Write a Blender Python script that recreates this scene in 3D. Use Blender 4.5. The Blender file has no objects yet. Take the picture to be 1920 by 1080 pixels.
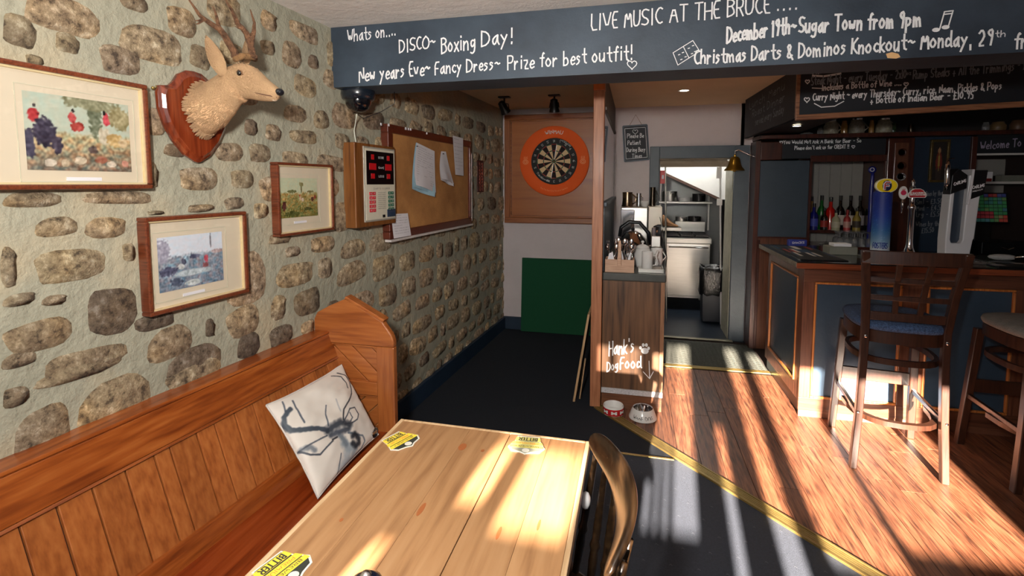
import bpy, bmesh, math, random
from mathutils import Vector, Matrix, noise
sc = bpy.context.scene
COL = sc.collection
R = random.Random(7)
# ---------------------------------------------------------------- camera
F, CX, CY, H = 940.0, 960.0, 420.0, 1.5
yaw, pit = math.radians(13.75), math.atan(75/940.0)
FW = Vector((-math.sin(yaw)*math.cos(pit), math.cos(yaw)*math.cos(pit), -math.sin(pit)))
RT = Vector((math.cos(yaw), math.sin(yaw), 0)); UP = RT.cross(FW)
CAM = Vector((0, 0, H))
cd = bpy.data.cameras.new('camera'); cam = bpy.data.objects.new('camera', cd); COL.objects.link(cam)
cd.sensor_fit = 'HORIZONTAL'; cd.sensor_width = 36; cd.lens = 36*F/1920.0; cd.shift_y = -120/1920.0
cd.clip_start = .02
cam.matrix_world = Matrix(((RT.x, UP.x, -FW.x, 0), (RT.y, UP.y, -FW.y, 0), (RT.z, UP.z, -FW.z, H), (0, 0, 0, 1)))
sc.camera = cam
# ---------------------------------------------------------------- world, sun, lights, exposure
sc.view_settings.view_transform = 'Standard'; sc.view_settings.look = 'None'
sc.view_settings.gamma = 1; sc.view_settings.use_curve_mapping = False
sc.view_settings.exposure = 0.0
w = bpy.data.worlds.new('world'); sc.world = w; w.use_nodes = True
w.node_tree.nodes['Background'].inputs[0].default_value = (.62, .74, .95, 1)
w.node_tree.nodes['Background'].inputs[1].default_value = .7
SUN_DIR = Vector((.08, 1, -.266))
def light(kind, name, loc, energy, col, direction=None, **kw):
    l = bpy.data.lights.new(name, kind); l.energy = energy; l.color = col
    for k, v in kw.items(): setattr(l, k, v)
    o = bpy.data.objects.new(name, l); COL.objects.link(o); o.location = loc
    if direction: o.rotation_euler = Vector(direction).to_track_quat('-Z', 'Y').to_euler()
    return o
light('SUN', 'sun', (0, -4, 3), 105, (1, .84, .69), SUN_DIR, angle=math.radians(.6))
light('AREA', 'camera_flash', (-.22, -.12, 1.78), 42, (1, .95, .88), (-.36, 1, -.04), shape='DISK', size=.14, spread=math.radians(150))
light('AREA', 'room_window_light', (.3, -1.45, 1.5), 6.5, (.92, .95, 1), (0, 1, -.1), shape='RECTANGLE', size=2.2, size_y=1.0)
light('AREA', 'kitchen_tube_light', (.6, 6.0, 2.1), 17, (1, .97, .9), (0, .1, -1), shape='RECTANGLE', size=.9, size_y=.3)
light('SPOT', 'ceiling_downlight_beam', (.366, 4.27, 2.22), 9, (1, .85, .62), (0, 0, -1), spot_size=math.radians(140), spot_blend=.9, shadow_soft_size=.04)
light('SPOT', 'canopy_downlight_beam', (1.14, 4.15, 1.93), 3, (1, .85, .62), (0, 0, -1), spot_size=math.radians(140), spot_blend=.9, shadow_soft_size=.04)

# ---------------------------------------------------------------- pixel helpers: a photo pixel met with a plane of the room
def ray(u, v): return FW + RT*((u-CX)/F) - UP*((v-CY)/F)
def at(u, v, ax, val):
    d = ray(u, v); i = 'xyz'.index(ax); return CAM + d*((val-CAM[i])/d[i])
W0 = Vector((-1.442, 2.844, 0)); WD = Vector((.062, 1, 0)).normalized(); WN = Vector((WD.y, -WD.x, 0))
def WP(s, off, z): return W0 + WD*s + WN*off + Vector((0, 0, z))
def wall(u, v, off=0):
    d = ray(u, v); t = ((W0-CAM).dot(WN)+off)/d.dot(WN); p = CAM+d*t
    return (p-W0).dot(WD), p.z
def wp(u, v, off): s, z = wall(u, v, off); return WP(s, off, z)
WM = Matrix(((WD.x, -WN.x, 0, W0.x), (WD.y, -WN.y, 0, W0.y), (0, 0, 1, 0), (0, 0, 0, 1)))   # local x along wall, -y out of it

# ---------------------------------------------------------------- materials
def lin(c): return tuple(((x/255.0)/12.92 if x/255.0 <= .04045 else ((x/255.0+.055)/1.055)**2.4) for x in c)
MATS = {}
def nodes(name):
    m = bpy.data.materials.new(name); m.use_nodes = True; nt = m.node_tree
    return m, nt, nt.nodes, nt.links, nt.nodes['Principled BSDF']
def rampset(r, stops):
    e = r.color_ramp.elements
    while len(e) > 1: e.remove(e[-1])
    e[0].position = stops[0][0]; e[0].color = (*stops[0][1], 1)
    for p, c in stops[1:]:
        k = e.new(p); k.color = (*c, 1)
def mat(name, c, rough=.6, metal=0, var=.12, scale=12, bump=0, bscale=None, rnd=0, stretch=(1, 1, 1), coat=0, c2=None, trans=0, alpha=1, spec=None, emit=None, estr=0):
    if name in MATS: return MATS[name]
    m, nt, N, L, P = nodes(name); c = lin(c)
    tc = N.new('ShaderNodeTexCoord'); mp = N.new('ShaderNodeMapping'); mp.inputs['Scale'].default_value = stretch
    L.new(tc.outputs['Object'], mp.inputs[0])
    oi = N.new('ShaderNodeObjectInfo')
    ad = N.new('ShaderNodeVectorMath'); ad.operation = 'ADD'; ml = N.new('ShaderNodeVectorMath'); ml.operation = 'SCALE'; ml.inputs[3].default_value = 37
    cx = N.new('ShaderNodeCombineXYZ')
    for i in range(3): L.new(oi.outputs['Random'], cx.inputs[i])
    L.new(cx.outputs[0], ml.inputs[0]); L.new(mp.outputs[0], ad.inputs[0]); L.new(ml.outputs[0], ad.inputs[1])
    nz = N.new('ShaderNodeTexNoise'); nz.inputs['Scale'].default_value = scale; nz.inputs['Detail'].default_value = 6; nz.inputs['Roughness'].default_value = .6
    L.new(ad.outputs[0], nz.inputs['Vector'])
    a = tuple(x*(1-var) for x in c); b = tuple(min(1, x*(1+var)) for x in (lin(c2) if c2 else c))
    r = N.new('ShaderNodeValToRGB'); rampset(r, [(.3, a), (.7, b)]); L.new(nz.outputs[0], r.inputs[0])
    out = r.outputs[0]
    if rnd:
        hs = N.new('ShaderNodeHueSaturation'); mr = N.new('ShaderNodeMapRange'); mr.inputs[3].default_value = 1-rnd; mr.inputs[4].default_value = 1+rnd
        L.new(oi.outputs['Random'], mr.inputs[0]); L.new(mr.outputs[0], hs.inputs['Value']); L.new(out, hs.inputs['Color']); out = hs.outputs[0]
    L.new(out, P.inputs['Base Color'])
    P.inputs['Roughness'].default_value = rough; P.inputs['Metallic'].default_value = metal
    if coat: P.inputs['Coat Weight'].default_value = coat; P.inputs['Coat Roughness'].default_value = .15
    if trans: P.inputs['Transmission Weight'].default_value = trans
    if spec is not None: P.inputs['Specular IOR Level'].default_value = spec
    if emit: P.inputs['Emission Color'].default_value = (*lin(emit), 1); P.inputs['Emission Strength'].default_value = estr
    if bump:
        bn = N.new('ShaderNodeTexNoise'); bn.inputs['Scale'].default_value = bscale or scale*3; bn.inputs['Detail'].default_value = 8; bn.inputs['Roughness'].default_value = .65
        L.new(ad.outputs[0], bn.inputs['Vector'])
        bp = N.new('ShaderNodeBump'); bp.inputs['Strength'].default_value = bump; bp.inputs['Distance'].default_value = .02
        L.new(bn.outputs[0], bp.inputs['Height']); L.new(bp.outputs[0], P.inputs['Normal'])
    MATS[name] = m; return m
def wood(name, c1, c2, c3=None, axis='z', s=9, rough=.4, coat=.25, rnd=.12, bump=.12, gr=.07):
    """three-tone timber, grain running along one axis of the piece"""
    if name in MATS: return MATS[name]
    m, nt, N, L, P = nodes(name)
    tc = N.new('ShaderNodeTexCoord'); mp = N.new('ShaderNodeMapping')
    st = [1.0, 1.0, 1.0]; st['xyz'.index(axis)] = .07; mp.inputs['Scale'].default_value = st
    L.new(tc.outputs['Object'], mp.inputs[0]); oi = N.new('ShaderNodeObjectInfo')
    cx = N.new('ShaderNodeCombineXYZ'); ml = N.new('ShaderNodeVectorMath'); ml.operation = 'SCALE'; ml.inputs[3].default_value = 53
    for i in range(3): L.new(oi.outputs['Random'], cx.inputs[i])
    ad = N.new('ShaderNodeVectorMath'); ad.operation = 'ADD'
    L.new(cx.outputs[0], ml.inputs[0]); L.new(mp.outputs[0], ad.inputs[0]); L.new(ml.outputs[0], ad.inputs[1])
    n1 = N.new('ShaderNodeTexNoise'); n1.inputs['Scale'].default_value = s; n1.inputs['Detail'].default_value = 3; n1.inputs['Distortion'].default_value = .6
    n2 = N.new('ShaderNodeTexNoise'); n2.inputs['Scale'].default_value = s*9; n2.inputs['Detail'].default_value = 4
    L.new(ad.outputs[0], n1.inputs['Vector']); L.new(ad.outputs[0], n2.inputs['Vector'])
    wv = N.new('ShaderNodeMath'); wv.operation = 'SINE'; mu = N.new('ShaderNodeMath'); mu.operation = 'MULTIPLY'; mu.inputs[1].default_value = 34
    L.new(n1.outputs[0], mu.inputs[0]); L.new(mu.outputs[0], wv.inputs[0])
    a1 = N.new('ShaderNodeMath'); a1.operation = 'MULTIPLY_ADD'; a1.inputs[1].default_value = gr; L.new(wv.outputs[0], a1.inputs[0]); L.new(n2.outputs[0], a1.inputs[2])
    r = N.new('ShaderNodeValToRGB'); c3 = c3 or c1
    rampset(r, [(.25, lin(c1)), (.5, lin(c2)), (.78, lin(c3))]); L.new(a1.outputs[0], r.inputs[0])
    hs = N.new('ShaderNodeHueSaturation'); mr = N.new('ShaderNodeMapRange'); mr.inputs[3].default_value = 1-rnd; mr.inputs[4].default_value = 1+rnd
    L.new(oi.outputs['Random'], mr.inputs[0]); L.new(mr.outputs[0], hs.inputs['Value']); L.new(r.outputs[0], hs.inputs['Color'])
    L.new(hs.outputs[0], P.inputs['Base Color'])
    P.inputs['Roughness'].default_value = rough; P.inputs['Coat Weight'].default_value = coat; P.inputs['Coat Roughness'].default_value = .2
    bp = N.new('ShaderNodeBump'); bp.inputs['Strength'].default_value = bump; bp.inputs['Distance'].default_value = .004
    L.new(a1.outputs[0], bp.inputs['Height']); L.new(bp.outputs[0], P.inputs['Normal'])
    MATS[name] = m; return m
def painted():
    """print whose colours are stored on the mesh (flat print, fabric print, coloured segments)"""
    if 'printed' in MATS: return MATS['printed']
    m, nt, N, L, P = nodes('printed'); a = N.new('ShaderNodeVertexColor'); a.layer_name = 'Col'
    L.new(a.outputs[0], P.inputs['Base Color']); P.inputs['Roughness'].default_value = .55
    MATS['printed'] = m; return m

# ---------------------------------------------------------------- mesh builder
class MB:
    def __init__(s, T=None): s.v = []; s.f = []; s.T = T
    def add(s, vs, fs):
        b = len(s.v); s.v += [Vector(p) for p in vs]; s.f += [tuple(b+i for i in f) for f in fs]; return s
    def box(s, x0, x1, y0, y1, z0, z1, rot=None, piv=None):
        vs = [Vector((x, y, z)) for z in (z0, z1) for y in (y0, y1) for x in (x0, x1)]
        if rot is not None:
            c = Vector(piv) if piv else Vector(((x0+x1)/2, (y0+y1)/2, (z0+z1)/2)); vs = [c+rot@(p-c) for p in vs]
        return s.add(vs, [(0, 2, 3, 1), (4, 5, 7, 6), (0, 1, 5, 4), (2, 6, 7, 3), (0, 4, 6, 2), (1, 3, 7, 5)])
    def prism(s, poly, ex):
        ex = Vector(ex); n = len(poly); p = [Vector(q) for q in poly]
        return s.add(p+[q+ex for q in p], [tuple(range(n))[::-1], tuple(range(n, 2*n))]+[(i, (i+1) % n, n+(i+1) % n, n+i) for i in range(n)])
    def bar(s, a, b, w, d, up=(0, 0, 1), w2=None, d2=None):
        a, b = Vector(a), Vector(b); t = (b-a).normalized(); x = Vector(up).cross(t)
        if x.length < 1e-4: x = Vector((1, 0, 0)).cross(t)
        x.normalize(); y = t.cross(x); w2 = w2 or w; d2 = d2 or d
        vs = [a+x*(i*w/2)+y*(j*d/2) for i, j in ((-1, -1), (1, -1), (1, 1), (-1, 1))]+[b+x*(i*w2/2)+y*(j*d2/2) for i, j in ((-1, -1), (1, -1), (1, 1), (-1, 1))]
        return s.add(vs, [(3, 2, 1, 0), (4, 5, 6, 7), (0, 1, 5, 4), (1, 2, 6, 5), (2, 3, 7, 6), (3, 0, 4, 7)])
    def tube(s, pts, rad, n=8, cap=True, squash=None):
        pts = [Vector(p) for p in pts]; k = len(pts); rad = rad if hasattr(rad, '__len__') else [rad]*k; b = len(s.v); x = None; vs = []
        for i, p in enumerate(pts):
            t = (pts[min(i+1, k-1)]-pts[max(i-1, 0)])
            if t.length < 1e-7: t = Vector((0, 0, 1))
            t.normalize()
            if x is None: x = t.cross(Vector((.3, .2, 1))); x = x if x.length > .05 else t.cross(Vector((1, 0, 0)))
            x = (x-t*x.dot(t)).normalized(); y = t.cross(x)
            for j in range(n):
                a = 2*math.pi*j/n; vs.append(p+(x*math.cos(a)+y*math.sin(a))*rad[i])
        fs = [(i*n+j, i*n+(j+1) % n, (i+1)*n+(j+1) % n, (i+1)*n+j) for i in range(k-1) for j in range(n)]
        if cap: fs += [tuple(range(n))[::-1], tuple(range((k-1)*n, k*n))]
        return s.add(vs, fs)
    def lathe(s, prof, c=(0, 0, 0), n=20, ax=(0, 0, 1), cap=True):
        cap = cap and prof[0] != prof[-1]
        c = Vector(c); ax = Vector(ax).normalized(); x = ax.cross(Vector((0, 1, 0)))
        if x.length < .1: x = ax.cross(Vector((1, 0, 0)))
        x.normalize(); y = ax.cross(x); k = len(prof)
        vs = [c+ax*h+(x*math.cos(2*math.pi*j/n)+y*math.sin(2*math.pi*j/n))*max(r, 1e-5) for r, h in prof for j in range(n)]
        fs = [(i*n+j, i*n+(j+1) % n, (i+1)*n+(j+1) % n, (i+1)*n+j) for i in range(k-1) for j in range(n)]
        if cap and prof[0][0] > 1e-4: fs.append(tuple(range(n))[::-1])
        if cap and prof[-1][0] > 1e-4: fs.append(tuple(range((k-1)*n, k*n)))
        return s.add(vs, fs)
    def loft(s, rings, cap=True):
        n = len(rings[0]); k = len(rings); vs = [p for r in rings for p in r]
        fs = [(i*n+j, i*n+(j+1) % n, (i+1)*n+(j+1) % n, (i+1)*n+j) for i in range(k-1) for j in range(n)]
        if cap: fs += [tuple(range(n))[::-1], tuple(range((k-1)*n, k*n))]
        return s.add(vs, fs)
    def ball(s, c, r, n=10, sc=(1, 1, 1)):
        c = Vector(c); k = max(4, n//2); vs = []
        for i in range(k+1):
            t = math.pi*i/k
            for j in range(n):
                a = 2*math.pi*j/n; vs.append(c+Vector((math.cos(a)*math.sin(t)*sc[0], math.sin(a)*math.sin(t)*sc[1], math.cos(t)*sc[2]))*r)
        return s.add(vs, [(i*n+j, i*n+(j+1) % n, (i+1)*n+(j+1) % n, (i+1)*n+j) for i in range(k) for j in range(n)])
    def build(s, name, m, parent=None, bevel=0, smooth=False, sub=0, seg=2):
        vs = [s.T@v for v in s.v] if s.T else s.v
        lo = Vector((min(v[i] for v in vs) for i in range(3))); hi = Vector((max(v[i] for v in vs) for i in range(3))); c = (lo+hi)/2
        me = bpy.data.meshes.new(name); me.from_pydata([v-c for v in vs], [], s.f)
        bm = bmesh.new(); bm.from_mesh(me); bmesh.ops.remove_doubles(bm, verts=bm.verts, dist=1e-6)
        bmesh.ops.recalc_face_normals(bm, faces=bm.faces); bm.to_mesh(me); bm.free()
        me.materials.append(m); o = bpy.data.objects.new(name, me); COL.objects.link(o); o.location = c
        if smooth:
            for p in me.polygons: p.use_smooth = True
            if smooth != 2:
                try: me.set_sharp_from_angle(angle=math.radians(smooth if smooth > 3 else 40))
                except Exception: pass
        if bevel:
            b = o.modifiers.new('bevel', 'BEVEL'); b.width = bevel; b.segments = seg; b.limit_method = 'ANGLE'; b.angle_limit = math.radians(40)
        if sub:
            b = o.modifiers.new('sub', 'SUBSURF'); b.levels = sub; b.render_levels = sub
        if parent: attach(o, parent)
        return o
def attach(o, p):
    o.parent = p; o.matrix_parent_inverse = Matrix.Translation(-p.location)   # everything is built in world coordinates first
def tag(o, label, cat, group=None, kind=None):
    if label: o['label'] = label
    if cat: o['category'] = cat
    if group: o['group'] = group
    if kind: o['kind'] = kind
    return o
def thing(name, loc, label, cat, group=None):
    o = bpy.data.objects.new(name, None); COL.objects.link(o); o.location = loc; o.empty_display_size = .05
    return tag(o, label, cat, group)
def struct(o): o['kind'] = 'structure'; return o
def dup(root, dloc=(0, 0, 0), rotz=0, label=None):
    def cp(o, par):
        c = o.copy(); COL.objects.link(c)
        if par: c.parent = par
        for ch in o.children: cp(ch, c)
        return c
    r = cp(root, None); r.location = root.location+Vector(dloc); r.rotation_euler = (0, 0, rotz)
    if label: r['label'] = label
    return r
def paint(name, nu, nv, pos, colfn, parent=None, smooth=False):
    """a surface of nu x nv cells; pos(a,b) -> point, colfn(a,b) -> sRGB colour, a/b in 0..1"""
    vs = [Vector(pos(i/nu, j/nv)) for j in range(nv+1) for i in range(nu+1)]
    fs = [(j*(nu+1)+i, j*(nu+1)+i+1, (j+1)*(nu+1)+i+1, (j+1)*(nu+1)+i) for j in range(nv) for i in range(nu)]
    lo = Vector((min(v[i] for v in vs) for i in range(3))); hi = Vector((max(v[i] for v in vs) for i in range(3))); c = (lo+hi)/2
    me = bpy.data.meshes.new(name); me.from_pydata([v-c for v in vs], [], fs)
    ca = me.color_attributes.new('Col', 'FLOAT_COLOR', 'POINT')
    for j in range(nv+1):
        for i in range(nu+1): ca.data[j*(nu+1)+i].color = (*lin(colfn(i/nu, j/nv)), 1)
    me.materials.append(painted()); o = bpy.data.objects.new(name, me); COL.objects.link(o); o.location = c
    if smooth:
        for p in me.polygons: p.use_smooth = True
    if parent: attach(o, parent)
    return o

# ---------------------------------------------------------------- chalk handwriting: single-stroke letters
G = {}
for ln in '''A 6 03 3d 63,17 57
B 5 03 0d,0d 3d 5b 39 09,39 56 44 03
C 5 5c 3d 1b 08 15 33 54
D 6 03 0d,0d 4c 68 44 03
E 4 4d 0d 03 43,08 38
F 4 4d 0d 03,08 38
G 6 5c 3d 1b 08 15 33 54 58 38
H 5 03 0d,53 5d,08 58
I 2 13 1d
J 4 4d 45 23 04
K 5 03 0d,5d 08 53
L 4 0d 03 43
M 6 03 1d 36 5d 63
N 5 03 0d 53 5d
O 6 3d 0a 05 33 65 6a 3d
P 5 03 0d,0d 4d 5b 48 08
Q 6 3d 0a 05 33 65 6a 3d,45 62
R 5 03 0d,0d 4d 5b 48 08,28 53
S 5 5c 2d 0b 18 47 55 33 04
T 6 0d 6d,3d 33
U 5 0d 05 23 55 5d
V 6 0d 33 6d
W 7 0d 23 3a 53 7d
X 5 0d 53,5d 03
Y 6 0d 38 6d,38 33
Z 5 0d 5d 03 53
a 5 49 28 06 13 34 49,49 45 53
b 5 0d 03,07 29 47 44 13 04
c 4 48 29 06 14 33 44
d 5 47 19 05 13 45,4d 44 53
e 4 06 46 48 29 06 13 44
f 4 4c 3d 2a 23,09 49
g 5 48 19 06 24 47,49 42 20 01
h 5 0d 03,06 29 48 43
i 2 19 13,1b 1c
j 3 29 21 00,2b 2c
k 4 0d 03,49 06 43
l 2 1d 13
m 7 09 03,07 29 33,37 59 63
n 5 09 03,06 29 48 43
o 5 29 07 05 23 45 47 29
p 5 09 00,08 29 47 24 05
q 5 48 19 06 24 47,49 40
r 4 09 03,06 29 38
s 4 38 19 07 36 24 03
t 4 2d 24 43,09 49
u 5 09 04 23 46,49 43
v 5 09 23 49
w 6 09 13 28 43 59
x 4 09 43,49 03
y 5 09 26,49 00
z 4 09 49 03 43
0 5 2d 09 06 23 46 4a 2d
1 2 0b 1d 13
2 5 0b 2d 4b 48 03 43
3 4 0c 2d 3b 19 37 35 13 04
4 5 3d 06 46,3d 33
5 4 4d 0d 09 38 36 33 03
6 4 3d 08 04 23 45 27 07
7 4 0d 4d 13
8 5 2d 0b 46 43 23 04 4a 2d
9 5 48 1a 1c 4d 48 33
! 2 1d 17,13 14
. 2 13 14
, 2 14 11
- 5 18 48
~ 5 08 29 37 58
' 2 1d 1b
/ 4 03 4d
+ 5 28 22,05 45
: 2 13 14,18 19
& 6 62 0a 2d 4a 05 23 55
* 6 33 08 1b 3a 5b 68 33
< 6 1c 3d 5c
£ 5 4c 2d 1b 13,03 53,08 38
( 3 2d 08 23
? 4 0b 2d 4b 27,23 24
_ 6 03 63'''.split('\n'):
    p = ln.split(' '); G[p[0]] = (int(p[1]), [[(int(q[0], 16), int(q[1], 16)-3) for q in st.split(' ')] for st in ' '.join(p[2:]).split(',')])
def chaikin(p, k=1):
    for _ in range(k):
        if len(p) < 3: return p
        q = [p[0]]
        for a, b in zip(p, p[1:]): q += [(a[0]*.72+b[0]*.28, a[1]*.72+b[1]*.28), (a[0]*.28+b[0]*.72, a[1]*.28+b[1]*.72)]
        q.append(p[-1]); p = q
    return p
def strokes(text, jit=.25, rr=R):
    out = []; x = 0
    for ch in text:
        if ch == ' ': x += 4; continue
        w_, st = G.get(ch, G['-']); dy = rr.uniform(-jit, jit)*1.5; sx = 1+rr.uniform(-jit, jit)*.3
        for s_ in st: out.append(chaikin([(x+a*sx+rr.uniform(-jit, jit)*.4, b+dy+rr.uniform(-jit, jit)*.4) for a, b in s_]))
        x += w_*sx+1.6
    return out, max(x-1.6, 1)
def ribbons(mb, lines, fn, w):
    """lines of 2-D points mapped by fn to 3-D, drawn as ribbons of width w on the surface"""
    kk = 0
    for ln in lines:
        P = [fn(*q) for q in ln]
        if len(P) < 2: continue
        e = 1e-2
        for i in range(len(P)-1):
            a, b = P[i], P[i+1]; t = b-a
            if t.length < 1e-6: continue
            q = ln[i]; nx = fn(q[0]+e, q[1])-fn(*q); ny = fn(q[0], q[1]+e)-fn(*q); nn = nx.cross(ny).normalized()
            t.normalize(); s_ = nn.cross(t)*(w/2); kk = (kk+1) % 14; a = a+nn*(kk*2e-5); b = b+nn*(kk*2e-5)
            mb.add([a-t*w*.35+s_, a-t*w*.35-s_, b+t*w*.35-s_, b+t*w*.35+s_], [(0, 1, 2, 3)])
def write(name, text, A, B, h, m, parent, w=.12, up=(0, 0, 1), jit=.25, mb=None, lift=0):
    """text from point A to point B on its surface, capital height h"""
    A, B, up = Vector(A), Vector(B), Vector(up); st, W = strokes(text, jit, random.Random(len(text)*7+ord(text[0])))
    d = (B-A)/W; own = mb is None; mb = mb or MB()
    ribbons(mb, st, lambda x, y: A+d*x+up*(h*y/10), h*w)
    return mb.build(name, m, parent) if own else mb
# ================================================================ palette
PINE = lambda ax: wood('bench_pine_'+ax, (112, 50, 16), (150, 76, 28), (172, 98, 44), ax, 7, .32, .45, .14)
PINEP = lambda ax: wood('bench_panel_pine_'+ax, (132, 70, 30), (158, 90, 42), (174, 106, 54), ax, 8, .38, .35, .1, .06)
DARKW = lambda ax: wood('bar_wood_'+ax, (66, 38, 26), (96, 56, 38), (110, 68, 48), ax, 9, .4, .3, .1)
STOOLW = lambda ax: wood('stool_wood_'+ax, (36, 20, 13), (56, 31, 20), (66, 38, 25), ax, 12, .35, .45, .06)
TABLEW = wood('table_pine', (142, 102, 68), (170, 128, 88), (180, 140, 100), 'y', 6, .36, .3, .05, .05, .035)
FRAMEW = wood('frame_wood', (74, 32, 18), (104, 50, 28), (120, 62, 36), 'x', 20, .35, .4, .08)
OAK = wood('cabinet_oak_veneer', (58, 38, 24), (98, 68, 44), (118, 84, 56), 'z', 5, .5, .15, 0)
POSTW = wood('post_wood', (140, 86, 56), (168, 110, 76), (184, 126, 90), 'z', 9, .5, .1, .04)
DARTW = wood('dart_board_ply', (140, 74, 22), (160, 90, 30), (168, 98, 38), 'x', 3, .42, .25, .05, .05, .04)
GOLDM = mat('moulding_gilt_wood', (176, 108, 48), .4, 0, .15, 30)
CHALKB = mat('chalkboard_navy_paint', (38, 50, 64), .55, 0, .2, 2.2, .12, 40, c2=(60, 74, 88))
CHALKD = mat('chalkboard_black_paint', (22, 28, 36), .6, 0, .2, 4, .1, 40)
CHALK = mat('white_chalk_paint', (232, 234, 236), .85, 0, .1, 60)
CHALKG = mat('grey_rubbed_chalk', (128, 134, 142), .9, 0, .2, 60)
NAVY = mat('navy_paint', (28, 46, 66), .5, 0, .12, 5, .1, 30)
SLATE = mat('slate_blue_paint', (52, 66, 80), .42, 0, .12, 6, .15, 24)
CREAM = mat('cream_ceiling_paint', (236, 232, 228), .85, 0, .04, 5, .5, 26)
TANC = mat('tan_ceiling_paint', (226, 200, 166), .8, 0, .05, 3, .15, 20)
LILAC = mat('grey_lilac_plaster', (204, 194, 194), .75, 0, .05, 3, .2, 18)
STEEL = mat('brushed_steel', (200, 198, 192), .32, 1, .06, 5, .05, 90, stretch=(1, 1, 12))
CHROME = mat('polished_chrome', (220, 220, 222), .1, 1, .02)
BLACKP = mat('black_plastic', (16, 17, 20), .3, 0, .1)
BLACKM = mat('black_painted_metal', (20, 18, 18), .4, .3, .1)
WHITEC = mat('white_china', (222, 222, 220), .2, 0, .03, coat=.4)
BRASS = mat('worn_brass', (150, 128, 76), .42, .7, .15, 40, .1, 60)
PAPER = mat('white_paper', (222, 222, 228), .8, 0, .03)
INK = mat('printed_ink', (70, 72, 84), .8, 0, .1)
def fl(poly, z, name, m, th=.02):
    return struct(MB().prism([(x, y, z) for x, y in poly], (0, 0, -th)).build(name, m))
# ================================================================ floor
# the brass edged carpet border runs from the post to the lower right of the photograph
EA, EB = Vector((-.2, 3.31)), Vector((.922, 2.09)); ED = (EB-EA).normalized(); EN = Vector((-ED.y, ED.x))   # EN points to the wood side
EC = EA+ED*4.6
CARN = mat('navy_carpet', (22, 30, 42), .95, 0, .35, 220, .6, 500)
CARG = mat('charcoal_carpet', (60, 66, 78), .95, 0, .18, 160, .5, 450)
jx = lambda y: EA.x+(EA.y-y)*ED.x/-ED.y
fl([(-1.65, 5.0), (-1.65, 2.755), (jx(2.755), 2.755), (-.2, 3.31), (-.2, 5.0)], 0, 'carpet', CARN)
fl([(-2.0, 2.755), (-2.0, -1.7), (4.3, -1.7), (4.3, EA.y+(4.3-EA.x)*ED.y/ED.x), (jx(2.755), 2.755)], -.0005, 'carpet', CARG)
floor = fl([(-.24, 5.0), (-.24, 3.31), (-.2, 3.31), (EC.x, EC.y), (4.5, -1.7), (4.5, 7.8), (-.24, 7.8)], -.006, 'floor', mat('dark_subfloor', (40, 24, 16), .9))
def clip(poly, p, n):
    out = []
    for a, b in zip(poly, poly[1:]+poly[:1]):
        da, db = (a-p).dot(n), (b-p).dot(n)
        if da >= 0: out.append(a)
        if da*db < 0: out.append(a+(b-a)*(da/(da-db)))
    return out
FLOORW = wood('floor_plank_wood', (60, 34, 22), (112, 68, 46), (140, 92, 64), 'y', 14, .45, .08, .14, .2, .1)
for i in range(38):
    x = -.2+i*.115; y = 4.2; k = 0
    while y > -.4:
        ln = R.uniform(.8, 1.9) if k else R.uniform(.4, 1.6); k += 1
        poly = [Vector(q) for q in ((x+.0015, y-ln+.0015), (x+.1135, y-ln+.0015), (x+.1135, y-.0015), (x+.0015, y-.0015))]
        poly = clip(poly, EA+EN*.03, EN); y -= ln
        if len(poly) < 3: continue
        MB().prism([(q.x, q.y, -.012) for q in poly], (0, 0, .012+R.uniform(0, .0008))).build('floor_plank', FLOORW, floor)
# ridged brass border strip and thin carpet bar
s_ = MB()
for k in range(6):
    o0, o1 = -.038+k*.0118, -.038+k*.0118+.0088
    a, b = EA+ED*-.02, EC
    s_.prism([(*(a+EN*o0), 0), (*(b+EN*o0), 0), (*(b+EN*o1), 0), (*(a+EN*o1), 0)], (0, 0, .008 if k in (0, 5) else .006))
s_.prism([(*(EA+EN*-.04), -.001), (*(EC+EN*-.04), -.001), (*(EC+EN*.034), -.001), (*(EA+EN*.034), -.001)], (0, 0, .005))
tag(s_.build('carpet_edge_strip', BRASS), 'wide ridged brass edging strip running diagonally between carpet and wooden floor', 'floor trim')
tag(MB().box(-.9, .235, 2.747, 2.763, 0, .006).build('carpet_bar', BRASS, bevel=.002), 'thin brass bar joining the navy and the grey carpet', 'floor trim')
# grey carpet sprig pattern
sp = MB()
for i in range(16):
    for j in range(16):
        x, y = -.2+i*.105+(j % 2)*.05, 2.7-j*.105
        if (Vector((x, y))-EA).dot(EN) > -.07: continue
        for a in (.6, 2.2): sp.add([(x-math.cos(a)*.008, y-math.sin(a)*.008, .0008), (x-math.cos(a)*.008+.003, y-math.sin(a)*.008, .0008), (x+math.cos(a)*.008, y+math.sin(a)*.008, .0008)], [(0, 1, 2)])
o = sp.build('carpet_pattern', mat('carpet_sprig_yarn', (112, 118, 128), .9)); o['kind'] = 'stuff'; tag(o, 'small pale sprigs woven into the charcoal carpet', 'carpet pattern')
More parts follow.
